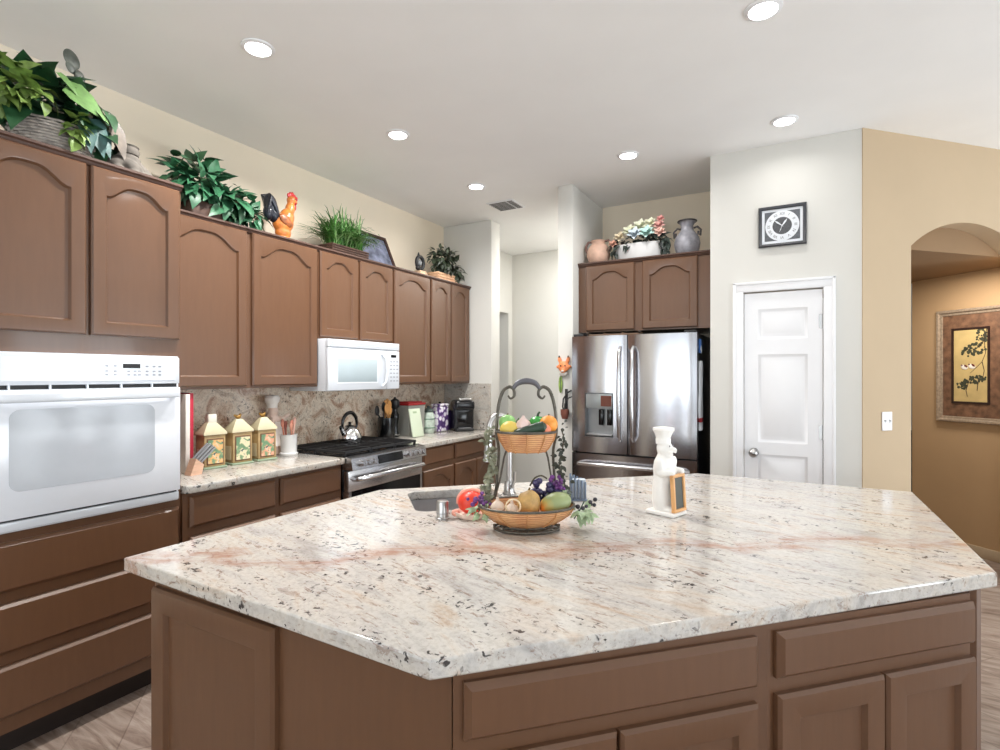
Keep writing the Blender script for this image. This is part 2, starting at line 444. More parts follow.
def drawer_mesh(w_, h, t=.022, bev=.013):
    b = B(); b.rings([rect(0, w_, 0, h, 0), rect(0, w_, 0, h, -t+.013), rect(bev, w_-bev, bev, h-bev, -t)])
    return b
def front(parent, kind, x0, x1, z0, z1, y=-.0005, arch=True, **kw):
    m = door_mesh(x1-x0, z1-z0, arch, **kw) if kind == 'door' else drawer_mesh(x1-x0, z1-z0)
    return m.build('door' if kind == 'door' else 'drawer', CAB, parent, (x0, y, z0), smooth=30)
def cabinet(name, label, cat, loc, rz, w_, dep, z0, z1, doors=(), drawers=(), arch=True, kick=0, crown=False, grp=None, **kw):
    t = thing(name, label, cat, loc, rz, grp)
    B().box(0, w_, 0, dep, max(z0, kick), z1).build('cabinet_body', CAB, t)
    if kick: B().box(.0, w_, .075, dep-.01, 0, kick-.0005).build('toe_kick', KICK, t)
    for d in doors: front(t, 'door', *d, arch=arch, **kw)
    for d in drawers: front(t, 'drawer', *d)
    if crown:
        b = B(); prof = [(-.004, 0), (-.010, .004), (-.014, .016), (-.024, .022), (-.024, .032)]
        b.rings([[Vector((0, y, z1+z-.022)) for y, z in prof]+[Vector((0, dep, z1+.010)), Vector((0, dep, z1-.022+.023)), Vector((0, -.002, z1-.022+.023))][:0]+[Vector((0, .01, z1+.010)), Vector((0, .01, z1-.022))],
                 [Vector((w_, y, z1+z-.022)) for y, z in prof]+[Vector((w_, .01, z1+.010)), Vector((w_, .01, z1-.022))]])
        b.build('crown_moulding', CABD, t)
    return t
R90 = PI/2
# oven tower, front plane x=.60
ty = .70
tw = cabinet('oven_cabinet', 'tall brown oven cabinet holding the white wall oven above three wide drawers', 'cabinet', (.60, ty, 0), R90, .795, .598, 0, 2.34,
        doors=[(.012, .402, 1.615, 2.322), (.418, .783, 1.615, 2.322)],
        drawers=[(.012, .783, .640, .825), (.012, .783, .412, .596), (.012, .783, .172, .365)], kick=.11, crown=True)
# uppers, front plane x=.31
cabinet('wall_cabinet', 'brown two-door wall cabinet between the tall oven cabinet and the microwave', 'cabinet', (.31, 1.497, 0), R90, 1.09, .308, 1.37, 2.315,
        doors=[(.055, .548, 1.385, 2.30), (.585, 1.078, 1.385, 2.30)], crown=True, grp=None, rise=.075)
cabinet('wall_cabinet', 'short brown two-door wall cabinet directly above the white microwave', 'cabinet', (.31, 2.589, 0), R90, .763, .308, 1.70, 2.315,
        doors=[(.012, .368, 1.715, 2.30), (.395, .752, 1.715, 2.30)], crown=True)
cabinet('wall_cabinet', 'brown three-door wall cabinet at the far end above the coffee maker', 'cabinet', (.31, 3.354, 0), R90, 1.154, .308, 1.37, 2.315,
        doors=[(.014, .484, 1.385, 2.30), (.512, .806, 1.385, 2.30), (.824, 1.130, 1.385, 2.30)], crown=True)
# base cabinets, front plane x=.612
cabinet('base_cabinet', 'brown base cabinet with two columns of drawers left of the steel range', 'cabinet', (.612, 1.497, 0), R90, 1.013, .61, 0, .88,
        drawers=[(.03, .512, .713, .863), (.545, .995, .713, .863), (.03, .512, .43, .668), (.545, .995, .43, .668), (.03, .512, .14, .385), (.545, .995, .14, .385)], kick=.11)
cabinet('base_cabinet', 'brown base cabinet with drawers and arched doors right of the steel range', 'cabinet', (.612, 3.29, 0), R90, 1.215, .61, 0, .88,
        doors=[(.06, .475, .13, .70), (.505, .835, .13, .70), (.845, 1.175, .13, .70)], drawers=[(.06, .475, .742, .872), (.505, 1.175, .742, .872)], kick=.11, rise=.06)
# over the fridge
cabinet('wall_cabinet', 'brown two-door wall cabinet above the stainless refrigerator', 'cabinet', (1.619, 4.10, 0), 0, 1.017, .598, 1.79, 2.335,
        doors=[(.065, .455, 1.80, 2.315), (.515, .915, 1.80, 2.315)], crown=True, rise=.055)

# countertops of the run and the backsplash
def bevmod(o, wd=.006, seg=3, ang=50):
    m = o.modifiers.new('bevel', 'BEVEL'); m.width = wd; m.segments = seg; m.limit_method = 'ANGLE'; m.angle_limit = math.radians(ang); return o
tag(B().box(.001, .648, 1.498, 2.511, .881, .92, .006, 3).build('countertop', GRANC), 'speckled cream granite worktop left of the range carrying the house canisters', 'countertop')
tag(B().box(.001, .648, 3.29, 4.508, .881, .92, .006, 3).build('countertop', GRANC), 'speckled cream granite worktop right of the range carrying the coffee maker', 'countertop')
tag(B().box(.001, .021, 1.499, 4.508, .921, 1.369).box(.001, .021, 2.592, 3.35, 1.369, 1.40).build('backsplash', GRANB), 'brown veined granite backsplash slab along the wall behind the range', 'backsplash')
tag(B().box(.022, .56, 4.488, 4.509, .921, 1.369, .003, 1).build('backsplash', GRANC), 'pale granite backsplash slab on end wall beside the coffee maker', 'backsplash')

# ---------------------------------------------------------------- island
Ci = Vector((2.60, .865, 0)); d_ = Vector((q, q, 0)); n_ = Vector((-q, q, 0))
sA, sB = .735, 1.380
def at(s, n): v = Ci+d_*s+n_*n; return (v.x, v.y)
R45 = PI/4
def island_unit(label, s_a, s_b, doors, drawers):
    return cabinet('island_cabinet', label, 'cabinet', (*at(s_a, 0), 0), R45, s_b-s_a, .58, 0, .872, doors=doors, drawers=drawers, arch=False, kick=.11, rail=.055)
island_unit('brown island cabinet with one wide drawer on the diagonal front near the corner', 0, sA-.0002,
            [(.02, .345, .12, .702), (.352, .70, .12, .702)], [(.02, .70, .738, .852)])
island_unit('brown island cabinet at right end of the diagonal front, two doors below drawer', sA, sB,
            [(.018, .335, .12, .712), (.341, .643, .12, .712)], [(.018, .643, .748, .856)])
# end unit facing the oven side: polygon body, door at its left, flat panel to the corner
ct = thing('island_cabinet', 'brown island end cabinet with single recessed door facing the viewer at left', 'cabinet', (0, 0, 0))
e1 = at(-.001, .002); e2 = at(-.001, .58)
B().prism([(1.565, .865), (2.597, .865), (e2[0]-.001, e2[1]), (1.565, e2[1])], .11, .872).build('cabinet_body', CAB, ct)
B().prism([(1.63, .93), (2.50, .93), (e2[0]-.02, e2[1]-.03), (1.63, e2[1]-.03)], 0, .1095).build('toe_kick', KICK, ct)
front(ct, 'door', 1.578, 2.098, .12, .845, y=.8645, arch=False, rail=.06)
# rear shell of the island, open inside for the sink bowl
def shell(poly, th):
    c = Vector((sum(p[0] for p in poly)/len(poly), sum(p[1] for p in poly)/len(poly)))
    b = B(); n = len(poly)
    for i in range(n):
        a = Vector(poly[i]); e = Vector(poly[(i+1) % n]); nn = Vector((-(e-a).y, (e-a).x)).normalized()*th
        b.prism([tuple(a), tuple(e), tuple(e+nn), tuple(a+nn)], .001, .872)
    return b
rear = [(1.50, e2[1]+.002), (e2[0]-.002, e2[1]+.002), at(sB, .583), (3.598, 1.88), (3.598, 3.04), (2.70, 3.04), (1.50, 1.898)]
tag(shell(rear, .018).build('kitchen_island', CAB), 'brown panelled rear base of island under the sink side', 'cabinet')
# worktop with the sink opening
ktop = [(1.462, .832), (2.583, .812), (3.650, 1.925), (3.632, 3.07), (2.69, 3.078), (1.472, 1.915)]
sk0 = Vector((1.615, 1.935)); du = Vector((q, q)); dv = Vector((q, -q)); SL, SW = .40, .375
def rr(L, W, r, n=6, off=0):
    pts = []
    for cx, cy, a0 in ((r, r, PI), (L-r, r, 1.5*PI), (L-r, W-r, 0), (r, W-r, PI/2)):
        for i in range(n+1):
            a = a0+PI/2*i/n; x = cx+(r+off)*math.cos(a); y = cy+(r+off)*math.sin(a)
            p = sk0+du*x+dv*y; pts.append((p.x, p.y))
    return pts
hole = rr(SL, SW, .05)
tp = bevmod(B().holed(ktop, hole, .874, .914).build('countertop', GRAN, smooth=25), .005, 3)
tag(tp, 'large angled cream granite island worktop with rust veins and dark specks', 'countertop')
st = thing('sink', 'undermount stainless sink bowl set into the island worktop', 'sink', (0, 0, 0))
b = B()
def lp(off, z): return [Vector((x, y, z)) for x, y in rr(SL, SW, .05, 6, off)]
b.rings([lp(.012, .8725), lp(.003, .8725), lp(-.006, .74), lp(-.03, .705), lp(-.045, .702)], False, True)
o = b.build('sink_bowl', STEELD, st); sm = o.modifiers.new('solid', 'SOLIDIFY'); sm.thickness = .0015; sm.offset = 1
c_ = sk0+du*SL/2+dv*SW/2
B().lathe([(.0, 0), (.042, 0), (.045, .004), (.03, .003), (0, .002)], (c_.x, c_.y, .7035), 20).build('drain', NICKEL, st)

# ================================================================ appliances
# wall oven in the tower: local x along the run, front to -y
ov = thing('wall_oven', 'white built-in wall oven with grey window in the tall cabinet', 'oven', (.60, .722, 0), R90)
W_ = .757
b = B(); b.box(0, W_, -.012, -.0005, .858, 1.536, .004); b.box(.006, W_-.006, -.030, -.010, 1.409, 1.528, .003)
b.box(.006, W_-.006, -.026, -.010, .866, .900, .003); b.build('oven_frame', WHITEAP, ov)
for z, zz_ in ((1.3935, 1.4125), (.901, .908)): B().box(.012, W_-.012, -.016, -.0125, z, zz_).build('vent_gap', BLACKM, ov)
b = B()
for i in range(1, 6): x = W_*i/6; B().box(x-.003, x+.003, -.0275, -.0165, 1.392, 1.411).build('vent_rib', WHITEAP, ov)
b = B()
b.box(.006, W_-.006, -.040, -.0125, .909, 1.392, .006); b.build('oven_door', WHITEGL, ov)
b = B()
pts = []
x0, x1, z0, z1, r = .122, .634, 1.012, 1.318, .035
for cx, cz, a0 in ((x1-r, z1-r, 0), (x0+r, z1-r, PI/2), (x0+r, z0+r, PI), (x1-r, z0+r, 1.5*PI)):
    for i in range(7): a = a0+PI/2*i/6; pts.append((cx+r*math.cos(a), cz+r*math.sin(a)))
b.rings([[Vector((x, -.0402, z)) for x, z in pts], [Vector((x, -.0418, z)) for x, z in pts]]); b.build('oven_window', OVWIN, ov)
b = B(); b.box(.022, W_-.022, -.066, -.050, 1.344, 1.382, .007, 3); b.box(.03, .055, -.052, -.0405, 1.346, 1.374); b.box(W_-.055, W_-.03, -.052, -.0405, 1.346, 1.374)
b.build('door_handle', WHITEAP, ov)
cp = B().box(.10, W_-.03, -.0315, -.0302, 1.425, 1.516).build('control_panel', WHITEAP, ov)
tag(B().box(.508, .577, -.0335, -.0317, 1.478, 1.497).build('display', BLACKM, cp), 'dark green display')
GREYPR = mat('grey_print', srgb(150, 155, 165), .5)
for i, x in enumerate((.44, .472, .525, .55, .568, .60, .63, .655)):
    for z in (1.462, 1.446): B().box(x, x+.012, -.0325, -.0316, z, z+.006).build('button', GREYPR, cp)
for x in (.44, .472, .60, .63, .655): B().box(x, x+.012, -.0325, -.0316, 1.484, 1.490).build('button', GREYPR, cp)

# over-the-range microwave
mw = thing('microwave', 'white over-the-range microwave mounted under the short wall cabinet', 'microwave', (.385, 2.59, 0), R90)
W_ = .735; z0, z1 = 1.338, 1.698
b = B(); b.box(0, W_, .0, .36, z0, z1, .006); b.build('microwave_body', WHITEAP, mw)
B().box(.0, .585, -.028, -.0005, z0+.004, z1-.062, .006).build('microwave_door', WHITEAP, mw)
b = B(); b.box(.0, W_, -.026, -.0005, z1-.058, z1-.002, .005); 
for i in range(4): b.box(.02, W_-.02, -.030, -.0262, z1-.050+i*.011, z1-.045+i*.011)
b.build('vent_grille', WHITEAP, mw)
b = B(); b.box(.085, .475, -.0305, -.0285, z0+.062, z1-.135, .002); b.build('door_window', mat('microwave_window', srgb(176, 190, 196), .12, var=.03), mw)
b = B(); b.box(.075, .485, -.0300, -.0282, z0+.052, z0+.062).box(.075, .485, -.03, -.0282, z1-.135, z1-.125).box(.075, .085, -.03, -.0282, z0+.062, z1-.135).box(.475, .485, -.03, -.0282, z0+.062, z1-.135)
b.build('window_border', WHITEGL, mw)
B().tube([(.535, -.030, z0+.025), (.552, -.055, z0+.06), (.560, -.062, z0+.15), (.552, -.055, z0+.235), (.530, -.030, z0+.275)], [.012, .012, .013, .012, .012], 12).build('door_handle', WHITEAP, mw)
B().box(.590, W_, -.026, -.0005, z0+.004, z1-.062, .005).build('control_panel', WHITEAP, mw)
B().box(.635, .695, -.0285, -.0262, z1-.112, z1-.092).build('display', BLACK, mw)
for r_ in range(6):
    for c in range(3): B().box(.625+c*.036, .645+c*.036, -.0278, -.0262, z1-.148-r_*.030, z1-.140-r_*.030).build('button', GREYPR, mw)

# gas range
rg = thing('gas_range', 'stainless slide-in gas range with black grates and knobs', 'range', (.60, 2.516, 0), R90)
W_ = .768
b = B(); b.box(0, W_, -.02, .575, .08, .905, .003); b.build('range_body', BLACK, rg)
B().box(.02, W_-.02, .02, .55, .001, .0795).build('toe_kick', BLACKM, rg)
b = B(); b.box(-.002, W_+.002, -.045, .578, .9055, .926, .006); b.build('cooktop', BLACK, rg)
b = B()
b.rings([[Vector((x, -.045, .923)), Vector((x, -.095, .915)), Vector((x, -.108, .842)), Vector((x, -.021, .838)), Vector((x, -.021, .904)), Vector((x, -.046, .904))] for x in (0, W_)])
b.build('control_panel', STEEL, rg)
nrm = Vector((0, -.985, .17)).normalized()
def onpanel(x, h, o=0): return Vector((x, -.095-.013*(1-h), .842+.073*h))+nrm*o
b = B(); P0 = [onpanel(x, h, .001) for x, h in ((.245, .12), (.495, .12), (.495, .9), (.245, .9))]; P1 = [v+nrm*.003 for v in P0]; b.rings([P0, P1]); b.build('display', BLACK, rg)
for x in (.085, .135, .19, .55, .605, .66, .712):
    b = B(); c0 = onpanel(x, .5, .0006); b.cyl(c0, c0+nrm*.006, .026, .026, 20); b.cyl(c0+nrm*.006, c0+nrm*.032, .021, .018, 20)
    b.box(-.003, .003, -.036, -.005, -.018, .018, M=Matrix.Translation(c0)); b.build('knob', STEEL, rg)
b = B(); b.box(.004, W_-.004, -.070, -.0205, .700, .832, .004); b.box(.004, .028, -.070, -.0205, .22, .70); b.box(W_-.028, W_-.004, -.070, -.0205, .22, .70); b.box(.028, W_-.028, -.07, -.0205, .22, .27)
od = b.build('oven_door', STEEL, rg)
B().box(.029, W_-.029, -.068, -.0205, .271, .699).build('door_glass', BLACK, od)
b = B(); b.tube([(.05, -.072, .775), (.05, -.118, .782), (.07, -.128, .784), (W_-.07, -.128, .784), (W_-.05, -.118, .782), (W_-.05, -.072, .775)], .0165, 14); b.build('door_handle', STEEL, od)
B().box(.004, W_-.004, -.070, -.0205, .085, .212, .004).build('warming_drawer', STEEL, rg)
for k in range(3):
    x0 = .018+k*.245; x1 = x0+.24; b = B()
    for y in (-.02, .255, .53): b.box(x0, x1, y-.006, y+.006, .940, .954)
    for i in range(5): x = x0+.006+(x1-x0-.012)*i/4; b.box(x-.006, x+.006, -.02, .53, .942, .956)
    for x in (x0+.006, x1-.006):
        for y in (-.014, .255, .524): b.box(x-.007, x+.007, y-.007, y+.007, .9262, .942)
    b.build('grate', IRON, rg)
for (x, y, r_) in ((.14, .10, .045), (.14, .40, .035), (.384, .25, .05), (.628, .10, .04), (.628, .40, .035)):
    B().lathe([(r_, 0), (r_, .006), (r_*.75, .008), (r_*.72, .012), (0, .013)], (x, y, .9262), 20).build('burner', BLACKM, rg)

# refrigerator: local front toward -y, world front y 3.90
fr = thing('refrigerator', 'stainless french-door refrigerator with water dispenser in left door', 'refrigerator', (1.635, 3.90, 0))
W_ = .925; FB = mat('fridge_side_black', srgb(24, 25, 28), .35, var=.1)
B().box(.006, W_-.006, .075, .76, .03, 1.745, .004).build('fridge_body', FB, fr)
for x in (.06, W_-.06):
    for y in (.12, .70): B().cyl((x, y, 0), (x, y, .0295), .022, n=12).build('foot', BLACKM, fr)
def bowed(x0, x1, z0, z1, bow=.022, cutout=None, nx=14):
    # door slab whose front bows gently outward; optional recess cut out as a grid of cells
    b = B(); xs = [x0+(x1-x0)*i/nx for i in range(nx+1)]; zs_ = [z0, z1]
    if cutout:
        cx0, cx1, cz0, cz1 = cutout
        xs = sorted(set([round(x, 5) for x in xs if not (abs(x-cx0) < .012 or abs(x-cx1) < .012)]+[cx0, cx1])); zs_ = [z0, cz0, cz1, z1]
    Y = lambda x: .004-bow*(1-((x-(x0+x1)/2)/((x1-x0)/2))**2)+(.006 if x in (xs[0], xs[-1]) else 0)
    grid = {}
    def V(x, z, y=None):
        k = (x, z, y)
        if k not in grid: grid[k] = b.bm.verts.new((x, Y(x) if y is None else y, z))
        return grid[k]
    for i in range(len(xs)-1):
        for j in range(len(zs_)-1):
            if cutout and j == 1 and xs[i] >= cutout[0]-1e-6 and xs[i+1] <= cutout[1]+1e-6: continue
            b.bm.faces.new((V(xs[i], zs_[j]), V(xs[i+1], zs_[j]), V(xs[i+1], zs_[j+1]), V(xs[i], zs_[j+1])))
    for i in range(len(xs)-1):
        for z in (zs_[0], zs_[-1]): b.bm.faces.new((V(xs[i], z), V(xs[i+1], z), V(xs[i+1], z, .072), V(xs[i], z, .072)))
    for x in (xs[0], xs[-1]):
        for j in range(len(zs_)-1): b.bm.faces.new((V(x, zs_[j]), V(x, zs_[j+1]), V(x, zs_[j+1], .072), V(x, zs_[j], .072)))
    b.bm.faces.new((V(xs[0], z0, .072), V(xs[-1], z0, .072), V(xs[-1], z1, .072), V(xs[0], z1, .072)))
    return b
split = .435
dz0, dz1 = .865, 1.745
disp = (.115, .335, .985, 1.315)
ld = bowed(.002, split-.003, dz0, dz1, .02, disp).build('fridge_door', STEELF, fr, smooth=25)
b = B(); x0, x1, z0, z1 = disp
b.rings([rect(x0, x1, z0, z1, -.010), rect(x0+.004, x1-.004, z0+.004, z1-.004, .052)], False, True)
b.build('dispenser_recess', mat('dispenser_grey', (.30, .31, .32), .3, .7, var=.05), ld)
B().box(x0+.006, x1-.006, -.012, .050, z1-.115, z1-.006, .004).build('dispenser_panel', mat('dispenser_panel', srgb(150, 156, 158), .18, .3, var=.06), ld)
B().box(x0+.125, x1-.012, -.014, -.0122, z1-.100, z1-.020).build('dispenser_display', mat('dispenser_display', srgb(96, 52, 42), .15, var=.15), ld)
for xx in (x0+.095, x0+.16): B().box(xx, xx+.036, .022, .036, z0+.085, z0+.205, .006).build('paddle', BLACK, ld)
B().box(x0+.01, x1-.01, -.006, .046, z0+.006, z0+.022, .003).build('drip_tray', STEELD, ld)
rd = bowed(split+.003, W_-.002, dz0, dz1, .02).build('fridge_door', STEELF, fr, smooth=25)
def handle(par, x):
    B().tube([(x, -.012, dz0+.10), (x, -.052, dz0+.135), (x, -.064, dz0+.30), (x, -.068, dz0+.44), (x, -.064, dz0+.60), (x, -.052, dz0+.755), (x, -.012, dz0+.79)], [.012, .014, .015, .015, .015, .014, .012], 12).build('door_handle', STEEL, par)
handle(ld, split-.045); handle(rd, split+.050)
fz = bowed(.002, W_-.002, .10, dz0-.012, .022).build('freezer_drawer', STEELF, fr, smooth=25)
B().tube([(.06, -.010, .775), (.085, -.055, .782), (.25, -.074, .784), (W_/2, -.078, .785), (W_-.25, -.074, .784), (W_-.085, -.055, .782), (W_-.06, -.010, .775)], .0155, 12).build('drawer_handle', STEEL, fz)
B().box(.03, W_-.03, .10, .14, .7, .8).build('gasket', BLACKM, fr)
for x in (.01, W_-.09): B().box(x, x+.08, .02, .11, 1.7455, 1.765, .004).build('hinge_cover', BLACKM, fr)

# ================================================================ ceiling fixtures
for watts, (x, y, lab) in zip(DOWN_W, ((1.00, 1.62, 'round recessed ceiling light nearest the oven cabinet'),
                    (.98, 2.63, 'round recessed ceiling light in front of microwave, middle of left row'),
                    (.92, 3.655, 'round recessed ceiling light at far end of left row, beside the vent'),
                    (3.05, 2.47, 'round recessed ceiling light over the island, cut by top edge of photo'),
                    (3.10, 3.61, 'round recessed ceiling light before the pantry clock'),
                    (2.15, 3.65, 'round recessed ceiling light in front of the refrigerator alcove'))):
    t = thing('recessed_light', lab, 'ceiling light', (x, y, CH), 0, 'recessed ceiling lights')
    B().lathe([(.054, -.001), (.056, -.010), (.072, -.005), (.074, -.001)], n=32).build('trim_ring', WHITEP, t)
    B().lathe([(0, -.014), (.030, -.012), (.046, -.008), (.0535, -.002)], n=28, cap0=False).build('lens', GLOW, t)
    d = bpy.data.lights.new('downlight', 'AREA'); d.shape = 'DISK'; d.size = .09; d.energy = watts; d.color = (1, .98, .95); d.spread = math.radians(158)
    l = bpy.data.objects.new('downlight', d); COL.objects.link(l); l.location = (0, 0, -.0155); l.parent = t
t = thing('air_vent', 'small white ceiling air vent with dark slots', 'vent', (.90, 4.19, CH), 0)
B().box(-.13, .13, -.13, .13, -.008, -.0005, .003).build('vent_frame', WHITEP, t)
for i in range(7):
    y = -.105+i*.032
    B().box(-.112, .05, y, y+.018, -.011, -.0082).build('louver', mat('vent_dark', srgb(96, 96, 96), .6), t)
    B().box(.062, .112, y, y+.018, -.011, -.0082).build('louver', mat('vent_dark', srgb(96, 96, 96), .6), t)

# ================================================================ wall clock, switch, picture
t = thing('wall_clock', 'square black framed wall clock hung above the pantry door', 'clock', (3.078, 3.9545, 2.419), 0)
DKF = mat('clock_frame', srgb(44, 46, 52), .3); SLV = mat('clock_silver', srgb(222, 226, 232), .35, var=.02); SLT = mat('clock_slate', srgb(88, 92, 98), .5, var=.25, vscale=90)
W2, H2 = .138, .131
b = B()
F = lambda d, y: rect(-W2+d, W2-d, -H2+d, H2-d, y)
b.rings([F(0, 0), F(0, -.022), F(.006, -.028), F(.016, -.026), F(.020, -.012)], True, True); b.build('clock_frame', DKF, t)
b = B(); b.rings([F(.0205, -.0135), F(.036, -.0135)], False, False); b.rings([F(.0205, -.0125), F(.0205, -.0135)], False, False); b.rings([F(.036, -.0135), F(.036, -.0125)], False, False); b.build('border', SLV, t)
B().box(-W2+.036, W2-.036, -.0132, -.0125, -H2+.036, H2-.036).build('clock_face', SLT, t)
def ringplate(r0, r1, y0, y1, n=48):
    b = B(); C = lambda r, y: [Vector((r*math.cos(2*PI*i/n), y, r*math.sin(2*PI*i/n))) for i in range(n)]
    b.rings([C(r0, y0), C(r0, y1), C(r1, y1), C(r1, y0)], False, False); return b
ringplate(.056, .098, -.0134, -.0155).build('chapter_ring', SLV, t)
B().cyl((0, -.0134, 0), (0, -.0145, 0), .0555, n=40).build('dial_centre', mat('dial_dark', srgb(74, 76, 80), .5, var=.3, vscale=120), t)
def text_mesh(name, body, size, m, parent, M, ext=.0004):
    cu = bpy.data.curves.new('txt', 'FONT'); cu.body = body; cu.size = size; cu.align_x = 'CENTER'; cu.align_y = 'CENTER'; cu.extrude = ext
    o = bpy.data.objects.new('txt', cu); COL.objects.link(o); bpy.context.view_layer.update()
    me = bpy.data.meshes.new_from_object(o.evaluated_get(bpy.context.evaluated_depsgraph_get())); bpy.data.objects.remove(o)
    me.transform(M); me.materials.clear(); me.materials.append(m); me.name = name
    o2 = bpy.data.objects.new(name, me); COL.objects.link(o2); o2.parent = parent; return o2
for i, s_ in enumerate(('XII', 'I', 'II', 'III', 'IV', 'V', 'VI', 'VII', 'VIII', 'IX', 'X', 'XI')):
    a = -2*PI*i/12
    M = Matrix.Rotation(a, 4, Vector((0, -1, 0))) @ Matrix.Translation((0, -.0160, .077)) @ Matrix.Rotation(PI/2, 4, 'X')
    text_mesh('numeral', s_, .024, SLT, t, M)
for ang, L, wd in ((35, .052, .006), (-50, .062, .005), (200, .046, .0016)):
    a = math.radians(ang); M = Matrix.Rotation(-a, 4, Vector((0, -1, 0)))
    b = B(); b.rings([[M @ Vector(v) for v in ((-wd*.3, y, -.008), (wd*.3, y, -.008), (wd, y, L*.6), (0, y, L), (-wd, y, L*.6))] for y in (-.0162, -.0170)]); b.build('clock_hand', SLV, t)
t = thing('light_switch', 'white double toggle light switch plate on the tan wall', 'switch', (*(Md @ Vector((.187, -.0005, 0))).to_2d(), 1.163), R45)
B().box(-.040, .040, -.006, 0, -.058, .058, .003).build('switch_plate', WHITEP, t)
for x in (-.018, .018):
    b = B(); b.box(x-.005, x+.005, -.0065, -.006, -.012, .012); b.box(x-.004, x+.004, -.016, -.006, -.002, .008, .001); b.build('toggle', mat('toggle_grey', srgb(190, 190, 192), .4), t)

t = thing('framed_picture', 'framed bird and pine painting with brown mat on passage wall', 'picture', (*(Mp @ Vector((-.198, -.0008, 0))).to_2d(), 1.525), -PI/4)
hw_, hh = .256, .464
P = lambda d, y: rect(-hw_+d, hw_-d, -hh+d, hh-d, y)
b = B(); b.rings([P(0, 0), P(0, -.020), P(.010, -.032), P(.022, -.030), P(.030, -.018), P(.045, -.016), P(.050, -.008)], True, True)
b.build('picture_frame', mat('frame_pewter', srgb(168, 150, 130), .35, .35, var=.25, vscale=60, bmp=.2), t)
mm = mat('mat_brown', srgb(112, 80, 58), .6, var=.45, vscale=22); b = B(); b.box(-hw_+.049, hw_-.049, -.0105, -.0082, -hh+.049, hh-.049); b.build('picture_mat', mm, t)
iw, ih = .139, .308
Q = lambda d, y: rect(-iw+d, iw-d, -ih+d, ih-d, y)
b = B(); b.rings([Q(0, -.0106), Q(.0, -.0165), Q(.016, -.0165), Q(.018, -.0125)], False, False); b.build('inner_frame', mat('inner_frame_dark', srgb(44, 26, 22), .3), t)
B().box(-iw+.016, iw-.016, -.0125, -.0107, -ih+.016, ih-.016).build('painting', mat('gold_paper', srgb(196, 170, 114), .55, var=.12, vscale=10), t)
PINE = mat('pine_ink', srgb(56, 58, 40), .7, var=.4, vscale=60); random.seed(5)
b = B()
for cx, cz, rx, rz_, n in ((.075, .22, .05, .07, 34), (.035, .13, .075, .045, 40), (-.03, .10, .05, .03, 18), (.02, -.115, .08, .03, 34), (-.06, -.16, .04, .035, 22), (.075, -.10, .035, .03, 14)):
    for k in range(n):
        a = random.uniform(0, 2*PI); r_ = random.random()**.5; x = max(-iw+.03, min(iw-.03, cx+rx*r_*math.cos(a))); z = cz+rz_*r_*math.sin(a)
        b.lathe([(random.uniform(.006, .014), 0), (.004, .0007)], n=7, M=Matrix.Translation((x, -.0126, z)) @ Matrix.Rotation(PI/2, 4, 'X'))
b.build('pine_foliage', PINE, t)
b = B(); Y_ = -.0131
for pts in ([(.12, .30), (.10, .2), (.11, .1), (.085, .03), (.04, -.02), (.0, -.06)], [(.085, .03), (.10, -.04), (.09, -.10)], [(.0, -.09), (-.03, -.2), (-.02, -.25)], [(.06, -.1), (.05, -.2)], [(.1, .2), (.05, .14)]):
    b.tube([(x, Y_, z) for x, z in pts], [.003-.0004*i for i in range(len(pts))], 6)
b.build('branch', mat('branch_ink', srgb(60, 44, 30), .7), t)
for x, z, s_ in ((-.040, -.012, 1), (.014, -.006, 1)):
    b = B(); b.ball((x, -.0145, z), (.026, .0022, .019), (0, .25*s_, 0)); b.ball((x-.018*s_, -.0145, z+.013), (.011, .002, .010)); bd = b.build('painted_bird', mat('bird_white', srgb(232, 224, 210), .6), t)
    b = B(); b.ball((x+.010*s_, -.0160, z+.009), (.016, .0016, .008), (0, .7*s_, 0)); b.ball((x-.02*s_, -.0160, z+.017), (.008, .0014, .006)); b.build('wing_marking', mat('bird_red', srgb(96, 30, 24), .6), bd)

# sliver of the room seen past the arch jamb
t = thing('sideboard', 'dark cabinet glimpsed past the left jamb of the tan archway', 'cabinet', (4.05, 8.0, 0), 0)
B().box(-.9, .75, -.18, .18, .75, .78, .004).build('top', BLACKM, t); b = B(); b.box(-.88, .73, -.16, .16, .0, .749); b.build('cabinet_body', mat('sideboard_brown', srgb(58, 44, 36), .5), t)
for x in (-.86, -.3, .26): B().box(x, x+.5, -.178, -.1605, .12, .72, .006).build('door', mat('sideboard_brown', srgb(58, 44, 36), .5), t)

# ================================================================ plants and ornaments on the cabinets
def clampfix(b, zmin=.003, ymax=None, xmin=None, xmax=None):
    for v in b.bm.verts:
        if v.co.z < zmin: v.co.z = zmin+abs(v.co.z-zmin)*.08
        if ymax is not None and v.co.y > ymax: v.co.y = ymax-.002*random.random()
        if xmin is not None and v.co.x < xmin: v.co.x = xmin+.002*random.random()
        if xmax is not None and v.co.x > xmax: v.co.x = xmax-.002*random.random()
def cluster(b, n, c, r, L, W, heart=True, droop=.3, curl=.35, up=.2):
    for k in range(n):
        v = Vector((random.gauss(0, 1), random.gauss(0, 1), random.gauss(0, 1))).normalized()
        rad = random.uniform(.35, 1.0)
        p = Vector((c[0]+v.x*r[0]*rad, c[1]+v.y*r[1]*rad, c[2]+v.z*r[2]*rad))
        d = v+Vector((random.uniform(-.5, .5), random.uniform(-.5, .5), random.uniform(-.5, .5)-droop))
        l = L*random.uniform(.7, 1.2)
        b.leaf(p, d, v+Vector((0, -.35, up+.4)), l, W*l/L*random.uniform(.8, 1.15), .22, curl, heart)
    return b
def leafmat(name, c, var=.35, rough=.42): return mat(name, c, rough, var=var, vscale=26)
